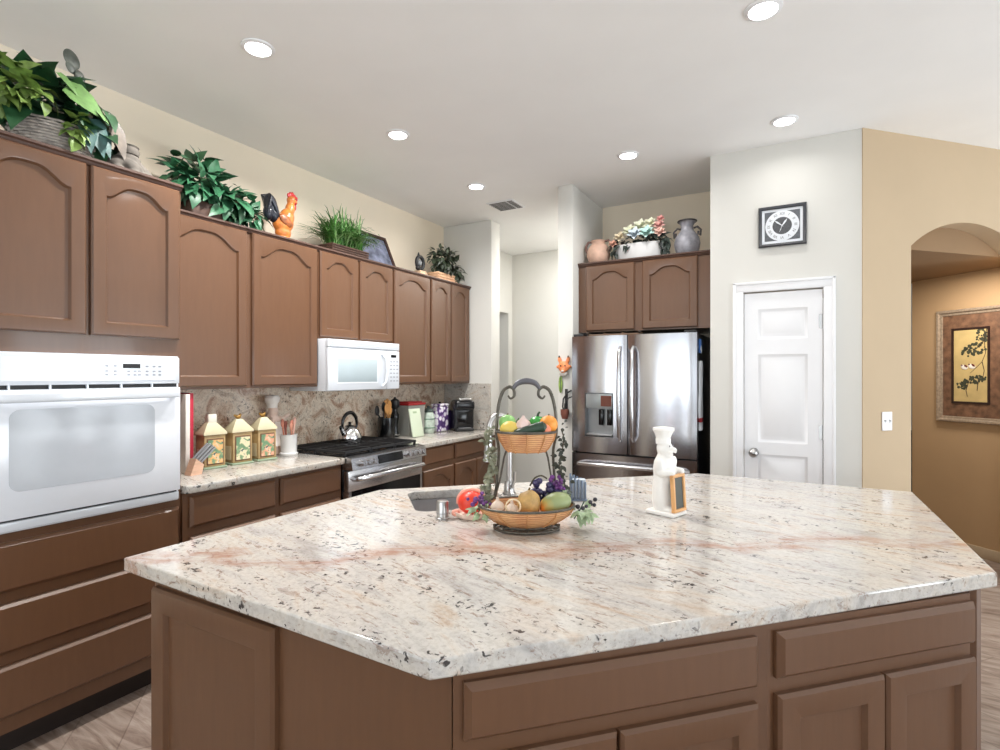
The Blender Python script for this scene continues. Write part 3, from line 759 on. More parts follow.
G_DARK = leafmat('leaf_deep_green', srgb(38, 76, 46)); G_MID = leafmat('leaf_green', srgb(52, 104, 72)); G_PALE = leafmat('leaf_yellow_green', srgb(112, 138, 66), .5)
G_BIG = leafmat('leaf_fresh_green', srgb(98, 134, 74), .3); G_GREY = leafmat('leaf_grey_brown', srgb(98, 88, 78), .3); G_BLUE = leafmat('leaf_blue_green', srgb(66, 100, 96), .4)
G_OLIVE = leafmat('leaf_olive_dark', srgb(56, 66, 50), .5)
WICKG = mat('grey_wicker', srgb(160, 152, 144), .6, var=.35, vscale=40); WICKB = mat('brown_wicker', srgb(74, 52, 42), .6, var=.4, vscale=40)
def wicker(b, rx, ry, h, rows, n=40, flare=.15, thick=.008, z0=0.002):
    for j in range(rows):
        z = z0+thick*.6+(h-thick)*j/(rows-1); k = 1+flare*(z/h)-flare
        pts = []
        for i in range(n):
            a = 2*PI*i/n; wv = 1+.03*(1 if (i+j) % 2 else -1)
            pts.append((rx*k*wv*math.cos(a), ry*k*wv*math.sin(a), z))
        b.tube(pts, thick*.62, 6, closed=True)
    b.lathe([(0, z0), (1-flare, z0), (.93, h-.012), (0, h-.014)], n=32, sx=rx, sy=ry)
    return b
# big basket on the oven cabinet
random.seed(11)
t = thing('potted_plant', 'large mixed green artificial plant in grey wicker basket on the oven cabinet', 'plant', (.485, 1.040, 2.341), R90)
wicker(B(), .150, .115, .125, 11, flare=.12).build('basket', WICKG, t)
b = cluster(B(), 80, (-.06, .02, .22), (.17, .12, .10), .12, .10, droop=.2); cluster(b, 30, (.09, -.02, .22), (.09, .09, .10), .12, .10, droop=.4); cluster(b, 14, (.15, -.03, .12), (.05, .06, .08), .10, .08, droop=.8)
clampfix(b, ymax=.46); b.build('dark_leaves', G_DARK, t)
b = cluster(B(), 60, (-.19, -.07, .22), (.10, .08, .12), .066, .062, droop=.3); cluster(b, 40, (.02, -.135, .11), (.035, .02, .09), .042, .042, droop=.4); cluster(b, 14, (-.10, -.11, .20), (.05, .04, .05), .06, .055)
clampfix(b, ymax=.46); b.build('variegated_leaves', G_PALE, t)
b = B(); b.leaf((-.005, -.13, .262), (1, -.2, -.50), (.25, -1, .55), .17, .15, .12, .15); b.leaf((-.03, -.12, .31), (.6, -.3, -.6), (.5, -1, .4), .10, .05, .15, .2)
b.build('broad_leaf', G_BIG, t)
b = B(); b.leaf((.085, -.12, .17), (.25, -.10, -.8), (0, -1, .2), .15, .09, .15, .1); b.leaf((.12, -.10, .16), (.3, -.10, -.8), (.2, -1, .2), .13, .07, .15, .1); b.leaf((.06, -.125, .15), (.1, -.15, -.8), (0, -1, .2), .13, .07, .15, .1)
clampfix(b); b.build('hanging_leaves', G_BLUE, t)
b = B(); b.leaf((-.14, -.05, .36), (1, -.1, -.28), (0, -.5, .9), .22, .075, .15, .2, False); b.leaf((.0, -.03, .33), (1, 0, -.15), (0, -.5, .9), .20, .075, .15, .35, False); b.leaf((.16, -.09, .24), (.35, -.1, -.9), (.4, -1, .2), .20, .09, .15, .1, False)
clampfix(b); b.build('brown_leaves', G_GREY, t)
b = B(); b.tube([(.02, 0, .12), (.055, 0, .26), (.085, 0, .34), (.062, 0, .43)], .0035, 8); b.tube([(.02, .0, .15), (.12, 0, .32), (.19, -.01, .27), (.25, -.02, .14)], .004, 8)
b.lathe([(0, 0), (.017, .012), (.014, .035), (0, .05)], (.085, 0, .29), 12); b.build('stem', mat('stem_brown', srgb(92, 72, 58), .6, var=.2), t)
b = B()
for x, z, r_ in ((.060, .445, .040), (.090, .385, .026), (.058, .41, .026)): b.ball((x, -.006, z), (r_*.8, .005, r_), (0, -.5, .2))
b.build('round_leaves', mat('round_leaf_grey', srgb(86, 92, 84), .45, var=.35, vscale=30), t)

# stone figure
t = thing('stone_figurine', 'grey stone frog-like figure carrying small pot, on the oven cabinet', 'ornament', (.520, 1.300, 2.341), R90)
STONE = mat('grey_stone', srgb(92, 86, 79), .8, var=.25, vscale=35, bmp=.3)
b = B(); b.ball((0, 0, .045), (.085, .06, .045)); b.ball((-.055, -.02, .05), (.05, .04, .03), (0, -.5, 0)); b.ball((.062, -.015, .032), (.042, .035, .03), (0, .5, 0)); b.ball((.0, -.045, .04), (.05, .025, .03), (0, .5, 0)); b.ball((.0, .0, .08), (.055, .05, .035))
for x in (-.06, .0, .06): b.ball((x, -.055, .014), (.028, .022, .013))
remesh(b.build('figure_body', STONE, t), .006, 3)
B().lathe([(.030, .095), (.046, .103), (.050, .118), (.044, .135), (.048, .142), (.040, .142), (.036, .12), (0, .112)], n=24).build('small_pot', STONE, t)

# ivy
random.seed(3)
t = thing('potted_plant', 'bushy green ivy in dark wicker planter beside the oven cabinet top', 'plant', (.235, 1.875, 2.316), R90)
b = B(); b.box(-.15, .05, -.075, .075, .001, .095, .012, 3); o = b.build('planter', WICKB, t)
b = cluster(B(), 120, (-.08, -.02, .19), (.13, .11, .12), .092, .066, droop=.35); cluster(b, 90, (.09, -.05, .14), (.14, .08, .10), .09, .064, droop=.5); cluster(b, 40, (.22, -.05, .09), (.09, .06, .07), .08, .058, droop=.4)
clampfix(b, ymax=.19, xmin=-.385); b.build('ivy_leaves', G_MID, t)
b = cluster(B(), 60, (-.08, .02, .24), (.16, .10, .12), .088, .054, droop=.1); cluster(b, 30, (.12, 0, .14), (.16, .09, .09), .08, .05, droop=.3)
clampfix(b, ymax=.19, xmin=-.385); b.build('dark_ivy_leaves', G_DARK, t)  # second set of ivy leaves in a deeper green
b = B(); b.tube([(-.16, 0, .1), (-.2, -.02, .26), (-.17, -.03, .31), (-.09, -.03, .32)], .003, 6); b.tube([(.0, 0, .1), (.15, -.05, .16), (.27, -.06, .1), (.31, -.06, .02)], .003, 6); b.build('vine', mat('vine', srgb(70, 80, 46), .6), t)

# rooster
t = thing('rooster_figurine', 'painted ceramic rooster with black tail and red comb above cabinets', 'ornament', (.245, 2.362, 2.316), R90)
b = B(); b.ball((.0, 0, .12), (.075, .05, .065), (0, -.35, 0)); b.ball((.03, 0, .165), (.05, .042, .06), (0, .2, 0)); b.ball((.055, 0, .225), (.032, .030, .055), (0, .15, 0)); b.ball((.066, 0, .285), (.032, .028, .032)); b.ball((-.03, 0, .13), (.05, .04, .05)); b.ball((.0, 0, .06), (.055, .042, .05)); b.ball((.0, 0, .012), (.066, .048, .014))
remesh(b.build('rooster_body', mat('rooster_gold', srgb(196, 116, 52), .35, var=.4, vscale=24), t), .006, 3)
b = B()
for i in range(7):
    a = .25+i*.16; y = (-.03+.01*i)
    b.tube([(-.04, y*.6, .13), (-.075-.01*math.cos(a), y, .19+.04*math.sin(a)), (-.10-.025*math.cos(a*1.2), y, .245+.035*math.sin(a)), (-.125, y, .22+.012*i-.02), (-.135+.004*i, y, .155+.006*i)], [.012, .018, .02, .016, .004], 8)
b.ball((-.095, 0, .21), (.045, .038, .075), (0, -.2, 0)); b.ball((-.075, 0, .16), (.04, .036, .06), (0, -.5, 0)); b.ball((-.11, 0, .165), (.034, .03, .05)); b.build('tail_feathers', mat('rooster_black', srgb(30, 32, 42), .3, var=.3), t)
b = B()
for i in range(5): b.ball((.046+.014*i, 0, .318+.008*math.sin(i*1.1)-.004*abs(i-2)), (.012, .008, .022), (0, -.4+.2*i, 0))
remesh(b.build('comb', mat('rooster_red', srgb(176, 32, 34), .35), t), .004, 1)
b = B(); b.ball((.092, 0, .25), (.012, .009, .024)); b.ball((.085, 0, .27), (.014, .026, .014)); b.build('wattle', MATS['rooster_red'], t)
B().lathe([(.011, 0), (.007, .015), (0, .028)], n=12, M=Matrix.Translation((.09, 0, .287)) @ Matrix.Rotation(PI/2+.2, 4, 'Y')).build('beak', mat('beak_yellow', srgb(214, 160, 60), .4), t)
for s_ in (-1, 1):
    B().ball((-.008, .040*s_, .130), (.055, .014, .034), (0, .55, 0)).build('wing', mat('wing_rust', srgb(150, 84, 42), .4, var=.6, vscale=34), t)
    B().ball((.082, .022*s_, .296), .005).build('eye', BLACK, t)

# grass plant
random.seed(8)
t = thing('potted_plant', 'grassy green artificial plant in brown wicker tray above cabinets', 'plant', (.225, 2.925, 2.316), R90)
b = B(); b.box(-.19, .17, -.07, .07, .001, .075, .01, 3)
for j in range(4): b.tube([(x, y, .012+j*.017) for x, y in ((-.192, -.072), (.172, -.072), (.172, .072), (-.192, .072))], .007, 6, closed=True)
b.build('wicker_tray', WICKB, t)
for nm, m_, n in (('grass_blades', leafmat('grass_green', srgb(74, 122, 56), .35), 420), ('pale_blades', leafmat('grass_pale', srgb(128, 164, 104), .3), 160)):
    b = B()
    for k in range(n):
        x = random.uniform(-.15, .14); y = random.uniform(-.05, .05); a = random.uniform(0, 2*PI); sp = .04+.36*random.random()**.7; h = random.uniform(.30, .46)*(1-sp*1.25)
        dx, dy = sp*math.cos(a)*1.0, sp*math.sin(a)*.5; P_ = []
        for i in range(5):
            u = i/4; P_.append(Vector((x+dx*u**1.3, y+dy*u**1.3, .06+h*(1.5*u-.62*u*u*(1+sp*2.4)))))
        sd = Vector((-dy, dx, 0)); sd = (sd if sd.length > 1e-4 else Vector((1, 0, 0))).normalized()
        wd = [.004, .005, .0045, .003, .0006]
        b._add([p+sd*w_ for p, w_ in zip(P_, wd)]+[p-sd*w_+Vector((0, 0, .0005)) for p, w_ in zip(P_, wd)], [(i, i+1, 6+i, 5+i) for i in range(4)])
    clampfix(b, ymax=.185, xmax=.275); b.build(nm, m_, t)

# leaning picture frame on the cabinet: local x along the run
t = thing('photo_frame', 'dark framed picture leaning on wall above the cabinets', 'picture', (.165, 3.41, 2.317), R90)
Ml = Matrix.Rotation(-.42, 4, 'X')
b = B(); P = lambda d, y: [Ml @ v for v in rect(-.20+d, .20-d, d, .36-d, y)]
b.rings([P(0, .02), P(0, 0), P(.006, -.004), P(.030, -.002), P(.034, .008)]); b.build('frame', mat('dark_walnut', srgb(62, 38, 34), .35, var=.2), t)
b = B(); b.rings([P(.0335, .0075), P(.0335, .0065)]); b.build('picture', mat('picture_blue', srgb(120, 126, 148), .25, var=.6, vscale=9), t)

# round ornament on a book-like block
t = thing('cast_ornament', 'small black round ornament with ring on pale block above cabinets', 'ornament', (.255, 3.77, 2.316), R90)
b = B(); b.box(-.03, .085, -.04, .04, .001, .030, .003); b.box(-.02, .07, -.035, .035, .0305, .05, .003); b.build('base_block', mat('block_tan', srgb(206, 176, 146), .6, var=.1), t)
b = B(); b.tube([(.02+.048*math.cos(2*PI*i/24), 0, .122+.055*math.sin(2*PI*i/24)) for i in range(24)], .016, 10, closed=True); b.ball((.02, 0, .065), (.03, .026, .018)); b.ball((-.018, -.01, .07), (.028, .022, .02)); b.lathe([(.012, 0), (.006, .02), (0, .032)], (.0, 0, .185), 10); b.build('ring', IRON, t)
B().ball((.02, .0, .122), (.024, .012, .028)).build('medallion', mat('grey_stone2', srgb(120, 122, 124), .4), t)
# dark leaved planter
random.seed(21)
t = thing('potted_plant', 'dark small-leaved plant in peach planter at far end of cabinets', 'plant', (.230, 4.165, 2.316), R90)
b = B(); b.box(-.155, .155, -.065, .065, .001, .085, .010, 3)
for j in range(3): b.tube([(x, y, .018+j*.024) for x, y in ((-.157, -.067), (.157, -.067), (.157, .067), (-.157, .067))], .005, 6, closed=True)
b.build('planter', mat('peach_planter', srgb(222, 178, 142), .6, var=.15, vscale=30), t)
b = cluster(B(), 230, (-.01, -.03, .21), (.20, .10, .12), .052, .042, droop=.2); cluster(b, 60, (.17, -.05, .12), (.08, .06, .09), .05, .04, droop=.6); clampfix(b, ymax=.185, xmax=.285); b.build('dark_leaves', G_OLIVE, t)
b = cluster(B(), 40, (-.01, -.02, .22), (.20, .10, .12), .045, .032, droop=.2); clampfix(b, ymax=.185, xmax=.285); b.build('grey_leaves', leafmat('leaf_sage', srgb(112, 122, 104), .4), t)

# over the refrigerator
ZT = 2.336
t = thing('clay_jug', 'rounded pinkish clay jug at left end of the refrigerator cabinet', 'jug', (1.748, 4.205, ZT), 0)
CLAY = mat('pink_clay', srgb(206, 170, 150), .6, var=.18, vscale=14)
B().lathe([(0, .001), (.050, .001), (.078, .03), (.094, .08), (.090, .125), (.066, .165), (.052, .178), (.056, .198), (.060, .202), (.052, .200), (.042, .175), (0, .165)], n=32).build('jug_body', CLAY, t)
for s_ in (-1, 1): B().tube([(s_*.050, 0, .195), (s_*.085, 0, .20), (s_*.108, 0, .165), (s_*.100, 0, .12), (s_*.080, 0, .11)], .010, 10).build('jug_handle', mat('dark_clay', srgb(120, 92, 84), .6, var=.3), t)
random.seed(31)
t = thing('flower_planter', 'white scalloped planter of silk flowers above the refrigerator', 'flowers', (2.085, 4.215, ZT), 0)
B().lathe([(0, .001), (.165, .001), (.19, .03), (.205, .10), (.210, .135), (.198, .135), (.19, .10), (0, .09)], n=48, sx=1, sy=.42, wob=lambda a, z: 1+.018*math.cos(20*a)).build('planter', mat('white_ceramic', srgb(214, 214, 214), .3, var=.03), t)
b = cluster(B(), 90, (0, -.01, .16), (.24, .09, .07), .07, .042, droop=.35); cluster(b, 24, (-.18, -.05, .11), (.05, .03, .08), .055, .035, droop=.9); cluster(b, 24, (.20, -.06, .11), (.05, .03, .08), .06, .035, droop=.9); clampfix(b, ymax=.46); b.build('leaves', leafmat('flower_leaves', srgb(52, 62, 56), .5), t)
for k, (x, y, z, r_, c) in enumerate(((-.07, -.05, .235, .055, (214, 216, 190)), (.01, -.04, .27, .055, (220, 222, 200)), (-.02, -.09, .20, .055, (196, 208, 216)), (.07, -.09, .20, .055, (178, 212, 204)), (.085, -.03, .285, .045, (226, 226, 200)), (.15, -.03, .26, .045, (222, 172, 164)), (.16, -.05, .20, .045, (228, 192, 178)), (-.15, -.05, .20, .045, (210, 196, 168)), (-.20, -.06, .15, .035, (206, 160, 140)), (.16, -.02, .31, .03, (222, 156, 150)))):
    b = B()
    for j in range(14):
        a = j*2.4; k_ = .35+.65*(13-j)/13; A = Vector((0, -.75, .66)); u_ = Vector((1, 0, 0)); v_ = Vector((0, .66, .75))
        d = u_*math.cos(a)*k_+v_*math.sin(a)*k_+A*(1.1-k_); b.leaf(Vector((x, y, z)), d, A-d*.2, r_*1.1, r_*.95, .12, .25, False)
    b.build('blossom', mat('petal_%d' % k, srgb(*c), .6, var=.15, vscale=30), t)
t = thing('silver_vase', 'silver grey vase with wrought handles at right end of the refrigerator cabinet', 'vase', (2.437, 4.22, ZT), 0)
B().lathe([(0, .001), (.062, .001), (.070, .012), (.088, .06), (.094, .10), (.086, .145), (.058, .185), (.046, .20), (.044, .235), (.060, .262), (.068, .268), (.056, .266), (.036, .235), (0, .21)], n=36).build('vase_body', mat('silver_grey', srgb(150, 150, 158), .5, .2, var=.35, vscale=18), t)
B().tube([(.066*math.cos(2*PI*i/24), .066*math.sin(2*PI*i/24), .2685) for i in range(24)], .006, 8, closed=True).build('rim', mat('dark_silver', srgb(84, 80, 80), .4, .5), t)
for s_ in (-1, 1):
    B().tube([(s_*.048, 0, .215), (s_*.072, 0, .222), (s_*.098, 0, .195), (s_*.094, 0, .155), (s_*.080, -.01, .165), (s_*.082, -.01, .185)], .008, 8).build('vase_handle', MATS['dark_silver'], t)
# wooden rack lying on the fridge
t = thing('wooden_rack', 'flat dark wooden rack with knob ends lying on the refrigerator', 'rack', (1.955, 3.97, 1.7455), 0)
b = B()
for y in (-.03, .0, .03): b.box(-.20, .20, y-.006, y+.006, .001, .014, .002)
for x in (-.2, -.07, .07, .2): b.box(x-.006, x+.006, -.036, .036, .0142, .022, .002)
b.build('rack_bars', mat('rack_wood', srgb(110, 84, 64), .5, var=.2), t)
for x in (-.2, .2): B().ball((x, -.042, .022), .011).build('knob', mat('rack_knob', srgb(50, 38, 32), .4), t)
# things stuck on the black side of the fridge (faces +x)
FX = 1.635+.925-.006
t = thing('magnet_clip', 'blue and white clip hung high on the black fridge side', 'clip', (FX+.0008, 4.03, 1.655), R90)
B().box(-.03, .03, -.012, 0, -.05, .05, .004).build('clip_body', mat('clip_blue', srgb(52, 104, 176), .35), t); B().box(-.02, .03, -.016, -.0125, -.045, -.01, .001, M=Matrix.Rotation(.6, 4, 'Y')).build('clip_lever', mat('clip_white', srgb(220, 228, 236), .35), t)
t = thing('hanging_cloth', 'narrow white cloth with red hem hanging on black fridge side', 'cloth', (FX+.0008, 4.03, 1.30), R90)
b = B(); Rg = []
for j in range(14):
    z = .25-.038*j; wd = .030+.012*math.sin(j*.9)+(.012 if j > 3 else -.004*(3-j)); off = .004*math.sin(j*.7)
    Rg.append([Vector((-wd+off, -.002, z)), Vector((-wd*.4+off, -.016, z)), Vector((wd*.2+off, -.010, z)), Vector((wd*.7+off, -.018, z)), Vector((wd+off, -.002, z))])
b.rings(Rg); cl = b.build('cloth', mat('cloth_white', srgb(222, 226, 232), .8), t)
B().box(-.036, .034, -.021, -.002, -.185, -.155, .004).build('red_hem', mat('cloth_red', srgb(150, 36, 44), .7), t)

# ornaments on the partition end (faces -y, y=3.98)
t = thing('wall_ornament', 'small orange and white animal face ornament on the partition end', 'ornament', (1.545, 3.979, 1.515), 0)
b = B(); b.ball((0, -.018, 0), (.048, .018, .045)); b.ball((0, -.03, -.03), (.024, .016, .022))
for s_ in (-1, 1): b.ball((s_*.034, -.014, .052), (.016, .010, .032), (0, s_*.35, 0)); b.ball((s_*.045, -.014, .0), (.02, .012, .014))
remesh(b.build('face', mat('orange_ceramic', srgb(232, 138, 84), .4, var=.3, vscale=40), t), .004, 2)
b = B(); b.ball((0, -.022, -.055), (.036, .014, .024)); b.ball((0, -.042, -.034), (.012, .006, .010)); b.build('muzzle', mat('grey_white', srgb(186, 180, 172), .5, var=.25, vscale=50), t)
for s_ in (-1, 1): B().ball((s_*.018, -.034, .008), (.006, .004, .006)).build('eye', BLACK, t); B().ball((s_*.038, -.018, .078), (.006, .006, .012)).build('ear_tip', BLACKM, t)
t = thing('wall_ornament', 'slim green leaf shaped ornament on the partition below orange face', 'ornament', (1.515, 3.979, 1.375), 0)
b = B(); b.ball((0, -.010, 0), (.018, .009, .072)); b.ball((.004, -.010, .06), (.009, .007, .03), (0, .3, 0)); remesh(b.build('leaf_body', mat('leaf_ornament', srgb(140, 168, 84), .45, var=.35, vscale=30), t), .004, 2)
B().tube([(0, -.0195, -.065), (.003, -.0205, 0), (.002, -.017, .06), (.010, -.012, .10)], .0026, 6).build('vein', G_DARK, t)
t = thing('wall_sconce', 'black scrolled iron holder with brown pot on partition by fridge', 'holder', (1.562, 3.979, 1.20), 0)
b = B(); b.tube([(.045, -.006, .13), (.015, -.02, .11), (-.015, -.03, .06), (-.02, -.03, .0), (-.005, -.03, -.06)], .006, 8); b.tube([(.052, -.012, .08), (.02, -.03, .065), (.0, -.036, .02), (-.005, -.03, -.06)], .005, 8); b.box(-.012, .012, -.006, -.0005, -.10, .14, .002)
b.build('iron_scroll', IRON, t); B().lathe([(0, -.095), (.022, -.095), (.032, -.06), (.034, -.02), (.028, -.02), (.0, -.03)], (.0, -.036, 0), 18).build('pot', mat('pot_brown', srgb(118, 70, 56), .5, var=.25), t)

# ================================================================ things on the left worktop
ZC = .9205
GOLD = mat('canister_gold', srgb(172, 146, 102), .45, var=.2, vscale=14); CREAM = mat('canister_cream', srgb(206, 196, 164), .4, var=.1); MINT = mat('canister_mint', srgb(146, 164, 138), .4, var=.12)
def picture_mat(name, blob):
    m = bpy.data.materials.new(name); nt, lk, p = nodes(m); v = texmap(m, (1, 1, 1))
    c = ramp(m, noise(m, v, 26, 2, .5, .3), [(.38, srgb(104, 138, 104)), (.48, srgb(134, 160, 122)), (.54, blob), (.66, srgb(214, 204, 176))])
    c = mix(m, ramp(m, noise(m, v, 48, 2), [(.62, (0, 0, 0)), (.66, (1, 1, 1))]), c, srgb(70, 96, 92))
    lk.new(c, p.inputs['Base Color']); p.inputs['Roughness'].default_value = .4; return m
for k, (y, blob, lab) in enumerate(((1.868, srgb(226, 172, 104), 'painted house-shaped canister nearest the oven, with square white chimney'),
                    (2.040, srgb(226, 214, 176), 'painted house-shaped canister in the middle of the three, with gold bird knob'),
                    (2.208, srgb(220, 150, 120), 'painted house-shaped canister beside the white utensil crock'))):
    t = thing('canister', lab, 'canister', (.25, y, ZC), R90-.08, 'painted house canisters')
    w2, d2, hb = .060, .048, .190
    B().box(-w2, w2, -d2, d2, .012, hb, .004).build('canister_body', GOLD, t)
    B().box(-w2-.008, w2+.008, -d2-.008, d2+.008, 0, .0118, .003).build('base_trim', MINT, t)
    b = B(); Z0, Z1 = hb+.0005, hb+.075
    b.rings([[Vector((x*1.1, y_*1.12, Z0)) for x, y_ in ((-w2, -d2), (w2, -d2), (w2, d2), (-w2, d2))], [Vector((x*1.1, y_*1.12, Z0+.012)) for x, y_ in ((-w2, -d2), (w2, -d2), (w2, d2), (-w2, d2))], [Vector((x*.32, y_*.25, Z1)) for x, y_ in ((-w2, -d2), (w2, -d2), (w2, d2), (-w2, d2))]])
    lid = b.build('roof_lid', CREAM, t)
    if k == 0: B().box(-.022, .026, -.018, .018, hb+.060, hb+.115, .003).build('chimney', mat('chimney_white', srgb(224, 222, 208), .5), lid)
    else:
        b = B(); b.ball((0, 0, hb+.088), (.018, .010, .012)); b.ball((.012, 0, hb+.1), (.008, .007, .009)); b.ball((-.018, 0, hb+.096), (.012, .005, .008), (0, .6, 0)); remesh(b.build('bird_knob', mat('knob_gold', srgb(150, 112, 50), .4, .3, var=.2), lid), .003, 1)
    pf = B().box(-.048, .048, -d2-.004, -d2-.0002, .022, hb-.02, .002).build('picture_border', mat('canister_border', srgb(110, 78, 54), .5), t)
    B().box(-.042, .042, -d2-.0055, -d2-.0042, .030, hb-.028).build('painted_picture', picture_mat('canister_picture_%d' % k, blob), pf)
    B().box(-w2-.0025, -w2-.0002, -.03, .03, .03, .11).build('side_panel', CREAM, t)
# books and knife block by the tower
t = thing('cookbook', 'tall thin white book standing against the oven cabinet side', 'book', (.30, 1.690, ZC), R90)
b = B(); b.box(-.012, .012, -.03, .14, 0, .425, .002); b.build('book_cover', mat('book_white', srgb(232, 224, 216), .5), t)
t = thing('cookbook', 'tall red book next to the white book behind knives', 'book', (.27, 1.727, ZC), R90)
b = B(); b.box(-.0125, .0125, -.03, .13, 0, .43, .003); b.build('book_cover', mat('book_red', srgb(178, 34, 58), .45, var=.15), t); B().box(-.009, .009, -.028, .128, .4305, .432).build('pages', mat('pages', srgb(230, 224, 210), .7), t)
t = thing('knife_block', 'slanted pale wood knife block with grey handled knives', 'knife block', (.375, 1.672, ZC), R90)
b = B(); b.prism([(-.012, .0), (.050, .0), (.062, .05), (.020, .085)], -.028, .028, M=Matrix.Rotation(PI/2, 4, 'X')); b.build('block', mat('block_pink_wood', srgb(216, 176, 150), .5, var=.15, vscale=12, stretch=(1, 1, 6)), t)
for i in range(3):
    for j in range(2):
        p0 = Vector((.028+.013*i, -.014+.028*j, .0825-.0105*i)); d = Vector((.68, 0, .62)).normalized()
        b = B(); b.tube([p0, p0+d*.05, p0+d*.100], [.006, .0075, .0065], 8); b.ball(p0+d*.102, .007); b.build('knife_handle', mat('knife_steel', srgb(150, 152, 156), .3, .6), t)
# crock and chef figure
t = thing('utensil_crock', 'white ceramic crock of pinkish wooden utensils left of range', 'crock', (.215, 2.432, ZC), R90)
B().lathe([(0, 0), (.056, 0), (.058, .012), (.050, .018), (.052, .125), (.055, .135), (.049, .135), (.045, .03), (0, .028)], n=32, wob=lambda a, z: 1+.012*math.cos(16*a)).build('crock_body', MATS['white_ceramic'], t)
for x, y, tx, hh_, c in ((-.03, 0, -.02, .235, (176, 112, 92)), (-.008, .015, -.005, .22, (150, 84, 70)), (.012, -.01, .004, .225, (170, 104, 84)), (.03, .0, .016, .24, (226, 176, 160)), (.0, -.025, .0, .205, (190, 130, 108))):
    b = B(); b.tube([(x*.7, y, .035), (x+tx*.5, y, .14), (x+tx, y, hh_-.03)], .0055, 8); b.ball((x+tx, y, hh_-.022), (.014, .006, .028)); b.build('utensil', mat('utensil_%d' % c[0], srgb(*c), .6, var=.12), t)
PINKW = mat('chef_pink_white', srgb(228, 204, 190), .45, var=.06)
t = thing('chef_figurine', 'pale pink and white chef figurine standing behind utensil crock', 'ornament', (.100, 2.392, ZC), R90)
b = B(); b.lathe([(0, .0), (.058, 0), (.060, .05), (.060, .12), (.054, .18), (.042, .24), (.03, .275), (0, .29)], n=28); b.ball((0, -.01, .285), (.034, .034, .038)); b.ball((-.05, -.03, .20), (.02, .04, .06), (.4, .3, 0)); b.ball((.055, -.03, .21), (.02, .04, .05), (.5, -.5, 0)); b.ball((.08, -.04, .25), (.035, .014, .014), (0, -.5, 0)); b.ball((0, -.035, .14), (.045, .04, .08)); b.ball((.0, -.044, .282), (.009, .012, .009))
remesh(b.build('figure_body', PINKW, t), .006, 3)
b = B(); b.lathe([(0, .310), (.034, .310), (.034, .335), (.046, .35), (.050, .375), (.040, .392), (.015, .395), (0, .393)], n=20, wob=lambda a, z: 1+.05*math.cos(6*a)*(z > .34)); b.build('chef_hat', mat('chef_hat_white', srgb(238, 232, 226), .5), t)
b = B(); b.prism([(-.045, .06), (.045, .06), (.035, .22), (-.035, .22)], .060, .078, M=Matrix.Rotation(PI/2, 4, 'X')); b.build('apron', mat('apron_white', srgb(240, 232, 226), .5), t)
# kettle on the range
t = thing('kettle', 'polished steel whistling kettle with black arched handle on range', 'kettle', (.265, 2.935, .9565), R90)
B().lathe([(0, 0), (.078, 0), (.086, .012), (.084, .045), (.066, .085), (.040, .108), (.036, .112), (0, .116)], n=40).build('kettle_body', mat('polished_steel', (.75, .75, .76), .12, 1, var=.03), t)
b = B(); b.lathe([(.036, .1125), (.034, .118), (.012, .124), (.010, .134), (.014, .142), (0, .148)], n=20); b.build('lid_knob', BLACK, t)
B().tube([(-.060, -.01, .055), (-.085, -.012, .085), (-.100, -.014, .108)], [.022, .015, .012], 12).build('spout', MATS['polished_steel'], t); B().cyl((-.0985, -.014, .1065), (-.108, -.0145, .119), .014, .011, 12).build('whistle', BLACK, t)
pts = [(-.062, 0, .088), (-.074, 0, .125), (-.062, 0, .175), (-.025, 0, .208), (.02, 0, .212), (.058, 0, .18), (.072, 0, .13), (.063, 0, .088)]
B().tube(pts, [.007, .010, .013, .014, .014, .013, .010, .007], 12, fine=4).build('kettle_handle', BLACK, t)

# right of the range
t = thing('utensil_crock', 'black crock of wooden spoons standing right of the range', 'crock', (.16, 3.455, ZC), R90)
B().lathe([(0, 0), (.068, 0), (.070, .01), (.070, .175), (.064, .175), (.062, .02), (0, .018)], n=28).build('crock_body', BLACK, t)
for x, y, hx, hz, c, sh in ((-.03, 0, -.03, .30, 'k', 0), (.0, .01, .0, .315, 'w', 1), (.03, -.01, .03, .31, 'w', 1), (-.012, -.03, -.028, .285, 'w', 1), (-.05, .02, -.085, .27, 'k', 1), (.02, .03, .045, .325, 'w', 1), (.01, -.03, .01, .27, 'w', 1)):
    m_ = mat('spoon_wood', srgb(196, 140, 78), .55, var=.2) if c == 'w' else BLACKM
    b = B(); b.tube([(x*.5, y, .025), (x, y, .17), (hx, y, hz-.05)], .0065, 8); b.ball((hx, y, hz-.035), (.026, .008, .042), (0, (hx-x)*4, 0)); b.build('spoon', m_, t)
t = thing('pepper_mill', 'tall black pepper mill with round head beside spoon crock', 'mill', (.14, 3.590, ZC), R90)
B().lathe([(0, 0), (.034, 0), (.036, .012), (.028, .05), (.024, .10), (.034, .16), (.036, .19), (.026, .205), (.020, .22), (.020, .235), (.0, .236)], n=24).build('mill_body', BLACK, t)
B().lathe([(.018, .2365), (.036, .255), (.042, .285), (.034, .315), (.012, .328), (.008, .34), (0, .342)], n=24).build('mill_head', BLACKM, t)
B().tube([(.036*math.cos(2*PI*i/20), .036*math.sin(2*PI*i/20), .018) for i in range(20)], .006, 8, closed=True).build('steel_band', NICKEL, t)
t = thing('food_container', 'clear container with red lid against backsplash right of range', 'container', (.165, 3.765, ZC), R90)
CLEAR = mat('clear_plastic', srgb(214, 214, 206), .15, var=.04, spec=.5, trans=.6)
b = B(); b.rings([rr_ for rr_ in ([Vector((x*s_, y*s_, z)) for x, y in ((-.115, -.075), (.115, -.075), (.115, .075), (-.115, .075))] for s_, z in ((.90, 0), (.93, .01), (1, .265), (.97, .265), (.90, .015)))]); b.build('container_body', CLEAR, t)
